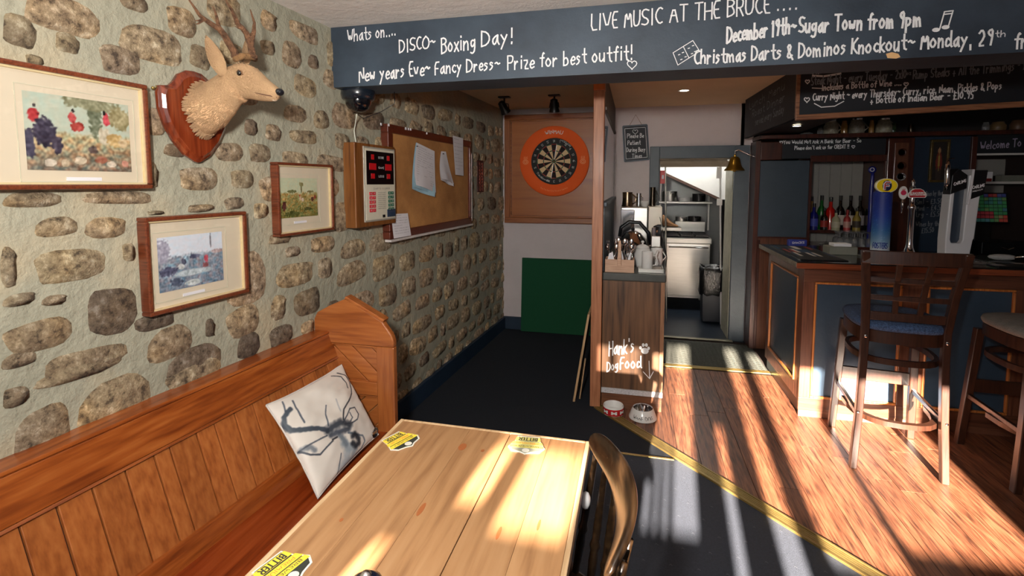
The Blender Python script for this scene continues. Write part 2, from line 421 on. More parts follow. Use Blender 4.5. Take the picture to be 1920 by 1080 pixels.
# rubber mat before the kitchen
MATM = mat('grey_rubber_mat', (66, 68, 62), .7, 0, .2, 60, .4, 200)
mt = thing('door_mat', (.66, 4.6, 0), 'grey chevron textured mat in front of the kitchen doorway', 'mat')
MB().box(.27, 1.065, 4.29, 4.95, -.005, .006).build('mat_base', MATM, mt)
ch = MB()
for i in range(20):
    for j in range(22):
        x, y = .285+i*.0385, 4.30+j*.029
        ch.bar((x, y, .0065), (x+.019, y+.016, .0065), .006, .004); ch.bar((x+.019, y+.016, .0065), (x+.038, y, .0065), .006, .004)
o = ch.build('chevron_ridges', MATM, mt); o['kind'] = 'stuff'
tag(MB().prism([(.2, 4.205, 0), (1.07, 4.225, 0), (1.07, 4.285, 0), (.2, 4.265, 0)], (0, 0, .009)).build('threshold_strip', BRASS, bevel=.003), 'brass threshold bar between the mat and the wooden floor', 'floor trim')
# kitchen floor
fl([(.05, 7.8), (.05, 5.06), (1.3, 5.06), (1.3, 7.8)], .001, 'floor', mat('kitchen_vinyl', (36, 44, 56), .3, 0, .12, 8, .05), .006)
tag(MB().box(.2, .93, 5.02, 5.07, 0, .012).build('threshold_strip', mat('steel_threshold', (150, 146, 130), .4, .7), bevel=.003), 'pale metal threshold bar at the foot of the kitchen doorway', 'floor trim')
# ================================================================ walls and ceilings
def mortar():
    m, nt, N, L, P = nodes('stone_wall_pointing'); tc = N.new('ShaderNodeTexCoord')
    a = N.new('ShaderNodeTexNoise'); a.inputs['Scale'].default_value = 2.6; a.inputs['Detail'].default_value = 5
    L.new(tc.outputs['Object'], a.inputs['Vector']); r = N.new('ShaderNodeValToRGB')
    rampset(r, [(.3, lin((146, 145, 128))), (.5, lin((158, 156, 138))), (.7, lin((176, 162, 134)))]); L.new(a.outputs[0], r.inputs[0])
    L.new(r.outputs[0], P.inputs['Base Color']); P.inputs['Roughness'].default_value = .85
    b = N.new('ShaderNodeTexNoise'); b.inputs['Scale'].default_value = 22; b.inputs['Detail'].default_value = 9; b.inputs['Roughness'].default_value = .6
    L.new(tc.outputs['Object'], b.inputs['Vector']); bp = N.new('ShaderNodeBump'); bp.inputs['Strength'].default_value = .7; bp.inputs['Distance'].default_value = .02
    L.new(b.outputs[0], bp.inputs['Height']); L.new(bp.outputs[0], P.inputs['Normal']); return m
def stonemat():
    m, nt, N, L, P = nodes('rubble_stone'); tc = N.new('ShaderNodeTexCoord'); oi = N.new('ShaderNodeObjectInfo')
    geo = N.new('ShaderNodeNewGeometry')
    a = N.new('ShaderNodeTexNoise'); a.inputs['Scale'].default_value = 34; a.inputs['Detail'].default_value = 9; a.inputs['Roughness'].default_value = .68
    c = N.new('ShaderNodeTexNoise'); c.inputs['Scale'].default_value = 7; c.inputs['Detail'].default_value = 4
    L.new(geo.outputs['Position'], a.inputs['Vector']); L.new(geo.outputs['Position'], c.inputs['Vector'])
    r = N.new('ShaderNodeValToRGB'); rampset(r, [(.36, lin((92, 78, 64))), (.45, lin((156, 136, 110))), (.55, lin((184, 164, 136))), (.66, lin((226, 212, 188)))])
    L.new(a.outputs[0], r.inputs[0])
    r2 = N.new('ShaderNodeValToRGB'); rampset(r2, [(.3, (.62, .58, .6)), (.5, (1, 1, 1)), (.68, (1.15, 1.02, .82))]); L.new(c.outputs[0], r2.inputs[0])
    mx = N.new('ShaderNodeMix'); mx.data_type = 'RGBA'; mx.blend_type = 'MULTIPLY'; mx.inputs[0].default_value = .8
    L.new(r.outputs[0], mx.inputs[6]); L.new(r2.outputs[0], mx.inputs[7])
    # per-stone tone, from the object colour (a few are dark)
    m2 = N.new('ShaderNodeMix'); m2.data_type = 'RGBA'; m2.blend_type = 'MULTIPLY'; m2.inputs[0].default_value = 1
    L.new(mx.outputs[2], m2.inputs[6]); L.new(oi.outputs['Color'], m2.inputs[7])
    L.new(m2.outputs[2], P.inputs['Base Color']); P.inputs['Roughness'].default_value = .72
    b = N.new('ShaderNodeTexNoise'); b.inputs['Scale'].default_value = 42; b.inputs['Detail'].default_value = 10; b.inputs['Roughness'].default_value = .7
    L.new(geo.outputs['Position'], b.inputs['Vector']); bp = N.new('ShaderNodeBump'); bp.inputs['Strength'].default_value = 1; bp.inputs['Distance'].default_value = .03
    L.new(b.outputs[0], bp.inputs['Height']); L.new(bp.outputs[0], P.inputs['Normal']); return m
wl = struct(MB(WM).box(-4.7, 2.165, 0, .2, 0, 2.4).build('wall_left', mortar()))
STM = stonemat(); VAR = []
for k in range(12):
    n = 16; vs = []; rr = random.Random(100+k); ph = rr.uniform(0, 6)
    p2, p3, p4 = rr.uniform(0, 6), rr.uniform(0, 6), rr.uniform(0, 6); e, e2 = [[1+.08*math.sin(2*a+q1)+.06*math.sin(3*a+q2)+rr.uniform(-.015, .015) for a in [2*math.pi*j/n for j in range(n)]] for q1, q2 in ((ph, p2), (p3, p4))]
    for q, dep in ((1, .003), (.86, -.006)):
        for j in range(n):
            a = 2*math.pi*(j+.5)/n; cx_, sx_ = math.cos(a), math.sin(a); pw = .6
            x = math.copysign(abs(cx_)**pw, cx_); z = math.copysign(abs(sx_)**pw, sx_)
            vs.append((x*e[j]*q*.94, dep+(rr.uniform(-.004, .003) if dep < 0 else 0), z*e2[j]*q*.94))
    vs.append((0, -.010+rr.uniform(-.003, .003), 0))
    fs = [(i*n+j, i*n+(j+1) % n, (i+1)*n+(j+1) % n, (i+1)*n+j) for i in range(1) for j in range(n)]+[(n+j, n+(j+1) % n, 2*n) for j in range(n)]
    me = bpy.data.meshes.new('stone'); me.from_pydata(vs, [], fs)
    for p in me.polygons: p.use_smooth = True
    me.materials.append(STM); VAR.append(me)
placed = []
def stone(s, z, rs, rz, tone=None, tilt=0):
    o = bpy.data.objects.new('stone', R.choice(VAR)); COL.objects.link(o)
    attach(o, wl); o.matrix_basis = WM@Matrix.Translation((s, 0, z))@Matrix.Rotation(tilt, 4, 'Y')@Matrix.Diagonal((rs, 1, rz, 1))
    if tone is None:
        t = R.random(); tone = (.62, .6, .62) if t < .09 else (R.uniform(1.0, 1.3),)*3
        tone = (tone[0]*R.uniform(.96, 1.04), tone[1], tone[2]*R.uniform(.92, 1.02))
    o.color = (*tone, 1); placed.append((s, z, rs, rz))
TR = '''33 -7 193 63;0 27 70 90;100 61 150 100;45 103 83 123;180 87 268 140;222 47 343 122;220 -10 278 20;307 13 370 67;352 85 397 130;487 20 520 57;540 43 600 78;527 78 565 128;487 75 515 103;577 103 597 130;550 140 593 183;530 197 575 230;587 207 617 243;457 223 482 255;495 233 528 265;540 243 597 270;273 203 313 255;305 270 350 295;398 267 457 303;463 270 510 305;328 313 412 357;428 318 477 353;270 303 297 353;0 360 117 390;153 357 287 385;63 407 147 445;158 407 240 447;0 462 32 540;50 468 208 530;227 455 253 490;3 550 70 573;77 553 127 572;0 600 140 660;0 660 70 690;77 653 240 700;273 395 310 403;347 383 403 398;273 613 362 677;310 650 417 710;422 473 500 577;422 573 488 633;507 553 537 600;548 540 603 593;513 492 593 537;593 483 623 522;532 462 565 482;577 443 630 473;473 380 503 410;500 437 547 458;563 600 590 628;417 370 460 393;60 680 240 710;0 725 56 763;22 760 135 860;140 710 285 800;306 680 418 727'''
for q in TR.split(';'):
    l, t, r, b = map(float, q.split()); mu, mv = (l+r)/2, (t+b)/2
    s0, _ = wall(l, mv); s1, _ = wall(r, mv); _, z1 = wall(mu, t); _, z0 = wall(mu, b); sm, zm = wall(mu, mv)
    stone((s0+s1)/2, (z0+z1)/2, (s1-s0)/2*1.02, (z1-z0)/2*1.02, tilt=R.uniform(-.06, .06))
for q in ('160 533 258 633', '383 597 403 633', '442 623 488 673', '500 610 553 650', '247 585 333 620'):
    l, t, r, b = map(float, q.split()); mu, mv = (l+r)/2, (t+b)/2
    s0, _ = wall(l, mv); s1, _ = wall(r, mv); _, z1 = wall(mu, t); _, z0 = wall(mu, b)
    stone((s0+s1)/2, (z0+z1)/2, (s1-s0)/2, (z1-z0)/2, tone=(.5, .49, .52))
n_ = 0
z = .06
while z < 2.22:
    hh = R.uniform(.05, .078); s = -3.0+R.uniform(0, .15)
    while s < 2.12 and len(placed) < 298:
        ws = R.uniform(.075, .15) if R.random() < .72 else R.uniform(.045, .075); c = s+ws; zc = z+hh+R.uniform(-.015, .015); ok = True
        for (a, b, ra, rb) in placed:
            if abs(a-c) < ra+ws+.006 and abs(b-zc) < rb+hh*.92+.002: ok = False; break
        if ok and not (c < -.75 and z < .3) and not (c < -2.15): stone(c, zc, ws, hh*R.uniform(.8, 1.05), tilt=R.uniform(-.1, .1)); s = c+ws+R.uniform(.012, .04)
        else: s += .02
    z += hh*2+R.uniform(.012, .03)
print('stones', len(placed))
struct(MB(WM).box(-.73, 2.15, -.03, -.001, 0, .125).build('baseboard_left', NAVY, bevel=.004))
struct(MB().box(-1.9, 4.3, -1.8, 2.262, 2.27, 2.4).build('ceiling', CREAM))
struct(MB().box(-1.9, 4.3, 2.49, 8.0, 2.245, 2.4).build('ceiling', TANC))
struct(MB().box(-1.5, -.235, 4.97, 5.2, 0, 2.3).build('wall_back', LILAC))
struct(MB().box(-1.3, -.24, 4.945, 4.972, 0, .13).build('baseboard_back', NAVY, bevel=.004))
kw = MB(); kw.box(-.235, .17, 5.1, 5.2, 0, 2.3); kw.box(.17, .98, 5.1, 5.2, 1.80, 2.3); kw.box(.95, 1.06, 5.1, 5.2, 0, 2.3)
struct(kw.build('wall_kitchen', LILAC))
struct(MB().box(4.2, 4.35, -1.8, 5.3, 0, 2.4).build('wall_right', LILAC))
# window wall behind the camera: openings invented and shaped to cast the sun patches
ops = [(-.722, -.678, 1.365, 1.44), (-.61, -.545, 1.47, 1.75), (-.50, -.34, 1.45, 1.75), (-.25, -.225, 1.0, 1.72), (-.205, -.185, 1.0, 1.72), (-.165, -.14, 1.0, 1.72), (-.12, -.01, 1.0, 1.72), (.12, .165, .93, 1.3), (.30, .39, .93, 1.72), (.48, .765, .99, 1.69), (.80, 1.31, 1.035, 1.69)]
wb = MB(); zb, zt = .93, 1.75; prev = -2.1
for a, b, c, d in ops:
    wb.box(prev, a, -1.68, -1.6, zb, zt); prev = b
    if c > zb: wb.box(a, b, -1.68, -1.6, zb, c)
    if d < zt: wb.box(a, b, -1.68, -1.6, d, zt)
nc = bpy.data.materials.new('sun_dimming_sheet'); nc.use_nodes = True; nt_ = nc.node_tree; nt_.nodes.clear(); o_ = nt_.nodes.new('ShaderNodeOutputMaterial'); t_ = nt_.nodes.new('ShaderNodeBsdfTransparent'); t_.inputs[0].default_value = (.42, .42, .42, 1); nt_.links.new(t_.outputs[0], o_.inputs[0])  # added unseen sheet, dims the sun that reaches the counter end
struct(MB().box(-.63, -.33, -1.70, -1.695, 1.56, 1.76).build('sun_dimmer', nc))
wb.box(prev, 4.3, -1.68, -1.6, zb, zt); wb.box(-2.1, 4.3, -1.68, -1.6, -.02, zb); wb.box(-2.1, 4.3, -1.68, -1.6, zt, 2.4)
struct(wb.build('wall_front', LILAC))
# ================================================================ painted ceiling beam with chalk writing
bm_ = thing('ceiling_beam', (0, 2.4, 1.98), 'long navy painted ceiling beam with chalk writing about music and festive events', 'beam')
b = MB(); xs = [-1.56+i*.24 for i in range(25)]
for i in range(24):
    za = 2.264+.012*math.sin(i*.7)-.006; zb_ = 2.264+.012*math.sin((i+1)*.7)-.006
    b.add([(xs[i], 2.265, 1.98), (xs[i+1], 2.265, 1.98), (xs[i+1], 2.265, 2.28), (xs[i], 2.265, 2.28), (xs[i], 2.485, 1.98), (xs[i+1], 2.485, 1.98), (xs[i+1], 2.485, 2.28), (xs[i], 2.485, 2.28)], [(0, 1, 2, 3), (1, 0, 4, 5), (5, 4, 7, 6)])
b.build('beam_body', CHALKB, bm_)
YB = 2.2625
def bw(t, u0, v0, u1, v1, h, w=.1, name='chalk_lettering', m=CHALK, y=YB, par=None, jit=.3):
    A, B = at(u0, v0, 'y', y), at(u1, v1, 'y', y); k = (at((u0+u1)/2, (v0+v1)/2, 'y', y)-at((u0+u1)/2, (v0+v1)/2-h, 'y', y)).length
    return write(name, t, A, B, k, m, par or bm_, w, jit=jit)
bw("Whats on....", 652, 80, 742, 66, 23, .1)
bw("DISCO~", 749, 100, 816, 88, 24, .11); bw("Boxing", 828, 100, 892, 90, 29, .1); bw("Day!", 903, 87, 962, 82, 29, .1)
bw("New years Eve~", 674, 153, 806, 140, 26, .11); bw("Fancy Dress~", 816, 140, 937, 130, 24, .11); bw("Prize for best outfit!", 952, 131, 1186, 112, 27, .1)
bw("LIVE MUSIC AT THE BRUCE", 1109, 57, 1443, 25, 31, .09); bw(". . . .", 1457, 20, 1494, 17, 20, .16)
bw("December 19th~", 1363, 80, 1492, 62, 30, .13); bw("Sugar Town from 9pm", 1498, 62, 1727, 50, 30, .13)
bw("Christmas Darts & Dominos Knockout~ Monday, 29", 1302, 121, 1862, 83, 28, .12); bw("th", 1866, 70, 1886, 68, 12, .14); bw("from", 1902, 92, 1962, 88, 30, .12)
def pix(lines, w, name, par, m=CHALK, y=YB):
    mb = MB(); ribbons(mb, [[(u, v) for u, v in l] for l in lines], lambda u, v: at(u, v, 'y', y), w); return mb.build(name, m, par)
heart = lambda cx, cy, r: [(cx+r*math.sin(t)**3, cy-r*(.81*math.cos(t)-.31*math.cos(2*t)-.125*math.cos(3*t)-.06*math.cos(4*t))) for t in [i*math.pi/10 for i in range(21)]]
pix([heart(1185, 121, 9)], .0035, 'chalk_heart', bm_)
pix([[(1762, 54), (1771, 22), (1787, 20), (1778, 50)], [(1770, 27), (1786, 25)]], .0045, 'chalk_music_note', bm_)
nt_ = MB()
for u, v in ((1755, 56), (1773, 51)):
    c = at(u, v, 'y', YB); nt_.add([c+Vector((math.cos(a)*.013, 0, math.sin(a)*.008)) for a in [k*math.pi/5 for k in range(10)]], [tuple(range(10))])
nt_.build('chalk_music_note', CHALK, bm_)
dl = [[(1262, 99), (1299, 76), (1312, 96), (1271, 122), (1262, 99)], [(1281, 87), (1292, 109)]]
pix(dl, .003, 'chalk_domino_drawing', bm_)
pix([[(u, v), (u+3, v-1)] for u, v in ((1272, 103), (1279, 99), (1276, 112), (1284, 107), (1290, 91), (1298, 86), (1302, 97), (1296, 101))], .0035, 'chalk_domino_spots', bm_)
c = [at(u, v, 'y', 2.264) for u, v in ((1661, 101), (1672, 98), (1684, 101), (1688, 107), (1680, 110), (1664, 109))]
MB().prism(c, (0, -.0016, 0)).build('chipped_patch', mat('bare_chipped_wood', (226, 182, 128), .9), bm_)
# ================================================================ framed hunting prints
def hunt(kind):
    rr = random.Random(kind*31+5); blobs = []
    pal = {0: dict(sky=(176, 186, 170), land=(176, 160, 120), low=(112, 100, 88)), 1: dict(sky=(206, 214, 226), land=(134, 146, 160), low=(116, 132, 150)), 2: dict(sky=(190, 196, 166), land=(168, 148, 92), low=(112, 112, 56))}[kind]
    hz = {0: .5, 1: .62, 2: .62}[kind]
    if kind == 0:
        blobs = [(.08, .70, .045, .10, (196, 66, 70)), (.09, .83, .02, .03, (30, 24, 26)), (.16, .5, .10, .19, (62, 56, 76)), (.27, .34, .05, .12, (70, 62, 80)), (.03, .33, .05, .2, (70, 66, 88)), (.42, .72, .035, .08, (200, 84, 84)), (.46, .6, .06, .07, (178, 70, 62)), (.43, .82, .015, .03, (40, 34, 34)), (.64, .82, .07, .4, (120, 128, 104)), (.62, .95, .3, .1, (150, 150, 118)), (.76, .74, .04, .09, (206, 72, 84)), (.735, .84, .015, .03, (34, 30, 30)), (.73, .5, .07, .12, (214, 204, 180)), (.84, .45, .09, .1, (206, 176, 120)), (.92, .42, .05, .07, (214, 190, 150)), (.9, .78, .12, .16, (168, 158, 118)), (.2, .1, .05, .05, (226, 214, 196)), (.33, .1, .04, .05, (206, 188, 160)), (.47, .14, .06, .05, (222, 206, 180)), (.68, .16, .06, .05, (170, 110, 88)), (.78, .1, .05, .05, (224, 210, 190)), (.93, .12, .04, .05, (210, 150, 130)), (.6, .3, .05, .05, (108, 92, 88))]
    elif kind == 1:
        blobs = [(.06, .75, .12, .22, (176, 176, 196)), (.37, .5, .04, .07, (66, 70, 92)), (.33, .42, .05, .05, (214, 220, 222)), (.72, .5, .035, .08, (204, 92, 110)), (.7, .38, .05, .05, (150, 90, 96)), (.55, .58, .09, .04, (96, 100, 128)), (.14, .35, .12, .1, (92, 96, 124)), (.5, .28, .3, .06, (198, 212, 220)), (.8, .85, .012, .14, (150, 150, 160)), (.5, .08, .12, .06, (214, 224, 226)), (.9, .62, .1, .04, (190, 170, 172)), (.25, .14, .1, .08, (80, 92, 116))]
    else:
        blobs = [(.55, .75, .018, .13, (120, 112, 72)), (.55, .84, .05, .07, (150, 146, 98)), (.3, .66, .12, .04, (120, 122, 74)), (.8, .65, .1, .03, (124, 118, 72)), (.1, .3, .05, .1, (104, 52, 48)), (.52, .48, .03, .05, (214, 176, 150)), (.58, .44, .03, .05, (226, 210, 190)), (.5, .55, .014, .03, (196, 70, 60)), (.85, .45, .04, .07, (96, 58, 48)), (.92, .5, .03, .05, (150, 60, 50)), (.7, .2, .1, .05, (80, 88, 40)), (.3, .1, .2, .07, (92, 98, 44))]
    def fn(a, b):
        nz = noise.noise(Vector((a*9, b*9, kind*7)))*.5+noise.noise(Vector((a*34, b*24, kind)))*.7; n2 = noise.noise(Vector((a*16, b*16, kind+40)))
        t = min(1, max(0, (b-hz+nz*.05)*14+.5)); lo = [pal['low'][i]+(pal['land'][i]-pal['low'][i])*min(1, max(0, b/hz+nz*.5)) for i in range(3)]
        c = [lo[i]*(1-t)+pal['sky'][i]*t for i in range(3)]
        c = [x+nz*(52 if t < .5 else 9)+n2*(20, -6, -14)[i]*(1.4-t) for i, x in enumerate(c)]
        for (x, y, rx, ry, k) in blobs:
            d = ((a-x)/rx)**2+((b-y)/ry)**2+nz*.9
            if d < 1.15:
                f = min(1, (1.15-d)*3); c = [c[i]*(1-f)+(k[i]*.9+nz*46+n2*24)*f for i in range(3)]
        return tuple(min(255, max(0, x)) for x in c)
    return fn
GILT = mat('gilt_slip', (226, 206, 160), .35, .3, .08, 40)
def picture(name, s0, s1, z0, z1, fw, art, kind, label, off=.018, group=None):
    t = thing(name, WP((s0+s1)/2, 0, z0), label, 'picture', 'framed hunting prints on the stone wall')
    def W(s, o, z): return Vector((s, -o, z))
    D = off+.014
    for (a, b, c, d) in ((s0, s1, z1-fw, z1), (s0, s1, z0, z0+fw), (s0, s0+fw, z0+fw, z1-fw), (s1-fw, s1, z0+fw, z1-fw)):
        MB(WM).box(a, b, -D-.012, -.004, c, d).build('frame_rail', FRAMEW, t, bevel=.004)
    g = MB(WM); q = fw+.005
    for (a, b, c, d) in ((s0+fw, s1-fw, z1-q, z1-fw), (s0+fw, s1-fw, z0+fw, z0+q), (s0+fw, s0+q, z0+q, z1-q), (s1-q, s1-fw, z0+q, z1-q)): g.box(a, b, -D-.004, -.01, c, d)
    g.build('gilt_slip', GILT, t)
    MT = mat('cream_mount_board', (206, 194, 172), .85, 0, .03)
    MB(WM).box(s0+fw, s1-fw, -D+.006, -.012, z0+fw, z1-fw).build('mount', MT, t)
    a0, a1, b0, b1 = art; Dp = D-.0045
    paint('print', 110, 70, lambda u, v: WM@Vector((a0+(a1-a0)*u, -Dp, b0+(b1-b0)*v)), hunt(kind), t)
    ln = MB(WM); e = .016; l_ = .0016
    for (x0, x1, y0, y1) in ((a0-e, a1+e, b1+e, b1+e+l_), (a0-e, a1+e, b0-e*2, b0-e*2+l_), (a0-e, a0-e+l_, b0-e*2, b1+e), (a1+e, a1+e+l_, b0-e*2, b1+e)): ln.box(x0, x1, -Dp, -Dp+.001, y0, y1)
    ln.build('mount_rule', mat('mount_rule_grey', (196, 194, 172), .8), t)
    m_ = (a0+a1)/2; k = (a1-a0)*.17
    MB(WM).box(m_-k, m_+k, -Dp-.0006, -Dp+.001, b0-.028, b0-.018).build('caption_slip', PAPER, t)
    gl = MB(WM).box(s0+q, s1-q, -D-.0015, -D-.0005, z0+q, z1-q).build('glazing', glassm(), t)
    return t
def glassm():
    if 'picture_glass' in MATS: return MATS['picture_glass']
    m = bpy.data.materials.new('picture_glass'); m.use_nodes = True; nt = m.node_tree; N = nt.nodes; L = nt.links; N.clear()
    o = N.new('ShaderNodeOutputMaterial'); mx = N.new('ShaderNodeMixShader'); t = N.new('ShaderNodeBsdfTransparent'); g = N.new('ShaderNodeBsdfGlossy'); g.inputs['Roughness'].default_value = .03
    mx.inputs[0].default_value = .05
    L.new(t.outputs[0], mx.inputs[1]); L.new(g.outputs[0], mx.inputs[2]); L.new(mx.outputs[0], o.inputs[0]); MATS['picture_glass'] = m; return m
def artbox(l, t, r, b, off=.03):   # print area from pixels
    s0, _ = wall(l, (t+b)/2, off); s1, _ = wall(r, (t+b)/2, off); _, z1 = wall((l+r)/2, t, off); _, z0 = wall((l+r)/2, b, off); return (s0, s1, z0, z1)
picture('framed_print', -1.98, -1.556, 1.485, 1.81, .014, (-1.875, -1.61, 1.537, 1.74), 0, 'largest framed hunting print with red-coated riders, at top left of the stone wall')
picture('framed_print', -1.59, -1.19, 1.074, 1.394, .014, artbox(297, 440, 419, 538), 1, 'framed bluish hunting print hanging low, below the mounted deer head')
picture('framed_print', -1.02, -.65, 1.274, 1.593, .012, artbox(526, 334, 596, 407), 2, 'small framed green and brown hunting print beside the darts scoreboard')
# ================================================================ deer trophy
dt = thing('deer_trophy', WP(-1.38, 0, 1.58), 'mounted roe deer head with antlers on a dark varnished wooden shield', 'trophy', None)
SH = wood('shield_mahogany', (70, 22, 10), (112, 44, 20), (134, 60, 30), 'z', 8, .22, .7, 0)
half = [(0, 1.893), (.03, 1.89), (.06, 1.872), (.078, 1.845), (.095, 1.828), (.13, 1.822), (.137, 1.80), (.135, 1.75), (.12, 1.70), (.09, 1.645), (.05, 1.60), (.012, 1.578), (0, 1.575)]
sc_ = -1.372; ol = [(sc_+x, z) for x, z in half]+[(sc_-x, z) for x, z in half[-2:0:-1]]
cz = 1.74
rg = lambda k, o: [WP(sc_+(s-sc_)*k, o, cz+(z-cz)*k) for s, z in ol]
MB().loft([rg(.98, .005), rg(1, .012), rg(1, .022), rg(.93, .028), rg(.86, .036)]).build('shield', SH, dt, bevel=.0015)
FUR = mat('fawn_fur', (186, 150, 112), .95, 0, .06, 14, .8, 190, c2=(200, 164, 124))
def ring(c, t, rl, rv, n=22, ang=0, jag=0, egg=0):
    t = t.normalized(); lat = WD-t*WD.dot(t); lat.normalize(); v = lat.cross(t); v.normalize()
    if v.z < 0: v = -v
    out = []
    for j in range(n):
        a = 2*math.pi*j/n; k = 1+jag*math.sin(j*5.3)*.5+jag*R.uniform(-.5, .5); q = math.cos(a)*rl*(1+egg*math.sin(a))
        out.append(c+lat*(q*k)+v*(math.sin(a)*rv*k))
    return out
sec = [((377, 207), .036, .064, .094, .14), ((382, 205), .05, .066, .092, .1), ((397, 198), .08, .063, .082, .02), ((415, 183), .115, .055, .072, 0), ((433, 165), .15, .047, .062, 0), ((447, 156), .178, .044, .068, 0), ((457, 152), .198, .045, .065, 0), ((468, 155), .222, .043, .058, 0), ((480, 161), .25, .037, .050, 0), ((493, 168), .278, .030, .041, 0), ((505, 173), .303, .026, .033, 0), ((516, 176), .325, .023, .027, 0), ((524, 178), .34, .016, .018, 0)]
cs = [wp(u, v, o) for (u, v), o, *_ in sec]; rings = []
for i, q in enumerate(sec):
    t = cs[min(i+1, len(cs)-1)]-cs[max(i-1, 0)]
    if i < 2: t = WN*1
    rings.append(ring(cs[i], t, q[2], q[3], jag=q[4], egg=.12 if i > 5 else 0))
ruff = MB(); rr_ = rings[2]
for k in range(150):
    i = k % 2; rg_ = rings[i]; j = R.randrange(22); p = rg_[j].lerp(rg_[(j+1) % 22], R.random()); out_ = (p-cs[i]).normalized()
    tipp = p+out_*R.uniform(.004, .011)-WN*R.uniform(.004, .014)+Vector((0, 0, -R.uniform(0, .006))); ruff.tube([p+WN*.012-out_*.004, p.lerp(tipp, .5)+out_*.001, tipp], [.0045, .003, .0004], 4)
o = ruff.build('neck_ruff', FUR, dt); o['kind'] = 'stuff'
MB().loft(rings).build('head', FUR, dt, smooth=2, sub=1)
fb = MB()
for k in range(5200):
    i = R.randrange(1, len(rings)-3) if R.random() < .35 else R.randrange(1, 5); j = R.randrange(22); f1, f2 = R.random(), R.random()
    p = rings[i][j].lerp(rings[i][(j+1) % 22], f1).lerp(rings[i+1][j].lerp(rings[i+1][(j+1) % 22], f1), f2); c_ = cs[i].lerp(cs[i+1], f2); n_ = (p-c_).normalized(); t_ = (cs[i]-cs[i+1]).normalized()
    L_ = R.uniform(.006, .012)*(1 if i < 6 else .6); sd = t_.cross(n_)*.0011; q_ = p-n_*.002
    fb.add([q_-sd, q_+sd, p+n_*R.uniform(.001, .0032)+t_*L_+sd*R.uniform(-2, 2)], [(0, 1, 2)])
head_ = bpy.context.scene.collection.objects[-1] if False else [o for o in dt.children if o.name.startswith('head')][0]
o = fb.build('coat_hair', mat('coat_hair_fawn', (176, 136, 96), .9, 0, .2, 60, c2=(222, 184, 142)), head_); o['kind'] = 'stuff'
hd = (cs[11]-cs[7]).normalized(); lat = (WD-hd*WD.dot(hd)).normalized(); upv = lat.cross(hd); upv = upv if upv.z > 0 else -upv
# muzzle pad, mouth, eyes, brow
MB().ball(cs[12]+upv*.009-hd*.003, .0165, 14, (.8, 1.05, .75)).build('nose', mat('wet_black_nose', (22, 24, 30), .25, 0, .2, 60, .3, 200), head_, smooth=2)
for sgn in (-1, 1):
    MB().tube([cs[12]+lat*sgn*.008-upv*.010, cs[11]+lat*sgn*.0215-upv*.010, cs[10]+lat*sgn*.0252-upv*.012, cs[9]+lat*sgn*.029-upv*.016], [.0012, .0016, .0016, .0008], 6).build('mouth_line', mat('mouth_brown', (92, 56, 42), .8), head_, smooth=2)
    e = cs[7]+lat*sgn*.0385+upv*.022-hd*.012
    MB().ball(e, .0105, 12, (1, 1, 1)).build('eye', mat('glass_eye', (14, 10, 8), .03, coat=1), head_, smooth=2)
    MB().tube([e+hd*.014-upv*.002+lat*sgn*.001, e+hd*.006+upv*.0085+lat*sgn*.003, e-hd*.006+upv*.008+lat*sgn*.003, e-hd*.013-upv*.001+lat*sgn*.001, e-hd*.004-upv*.0085+lat*sgn*.001, e+hd*.007-upv*.007+lat*sgn*.001, e+hd*.014-upv*.002], .0026, 6).build('eyelid', mat('eyelid_brown', (120, 86, 60), .9), head_, smooth=2)
MB().ball(cs[11]-upv*.020-hd*.002, .014, 12, (1.2, .9, .5)).build('chin', mat('pale_chin_fur', (226, 208, 184), .95), head_, smooth=2)
# ears
def ear(base, tip, side, wd):
    base, tip = Vector(base), Vector(tip); ax = tip-base; L_ = ax.length; t = ax.normalized(); sd = t.cross(side).normalized(); fr = sd.cross(t)
    mb = MB(); rgs = []
    for k, wd_ in ((0, .45), (.12, .72), (.3, 1), (.5, .98), (.7, .78), (.88, .42), (1, .06)):
        r = []
        for j in range(9):
            a = -1.25+2.5*j/8; r.append(base+t*(L_*k)+sd*(math.sin(a)*wd*wd_)-fr*((math.cos(a)-.3)*wd*wd_*.75))
        for j in range(8, -1, -1):
            a = -1.2+2.4*j/8; r.append(base+t*(L_*k)+sd*(math.sin(a)*wd*wd_*.9)-fr*((math.cos(a)-.3)*wd*wd_*.62))
        rgs.append(r)
    return mb.loft(rgs).build('ear', FUR, head_, smooth=2)
view = Vector((.75, -.62, 0))
ear(wp(419, 142, .165), wp(386, 66, .135), view, .026)
ear(wp(462, 118, .15), wp(470, 62, .05), view, .02)
ANT = mat('antler', (88, 60, 44), .6, 0, .35, 60, 1, 120, c2=(150, 108, 78))
def ant(spec):
    mb = MB()
    for pts, r0, r1, o0, o1 in spec:
        k = len(pts); P = [wp(u, v, o0+(o1-o0)*i/(k-1)) for i, (u, v) in enumerate(pts)]
        Q = [P[0]]
        for a, b in zip(P, P[1:]): Q += [a.lerp(b, .5), b]
        Q = [q+Vector((R.uniform(-1, 1), R.uniform(-1, 1), R.uniform(-1, 1)))*.0012 for q in Q]
        mb.tube(Q, [r0+(r1-r0)*(i/(len(Q)-1))**1.2 for i in range(len(Q))], 9)
    mb.lathe([(.010, 0), (.017, .003), (.019, .008), (.017, .013), (.009, .015)], wp(spec[0][0][0][0], spec[0][0][0][1]+1, spec[0][3])-Vector((0, 0, .004)), 12)
    return mb.build('antler', ANT, head_, smooth=2)
ant([([(444, 107), (428, 78), (412, 54), (392, 42), (376, 30), (366, 16), (352, -4)], .0125, .0022, .175, .17), ([(412, 55), (408, 40), (403, 24), (399, 12)], .0075, .0015, .172, .175), ([(384, 36), (374, 44), (368, 45)], .004, .0015, .17, .172), ([(380, 36), (372, 39), (367, 38)], .004, .0013, .17, .172)])
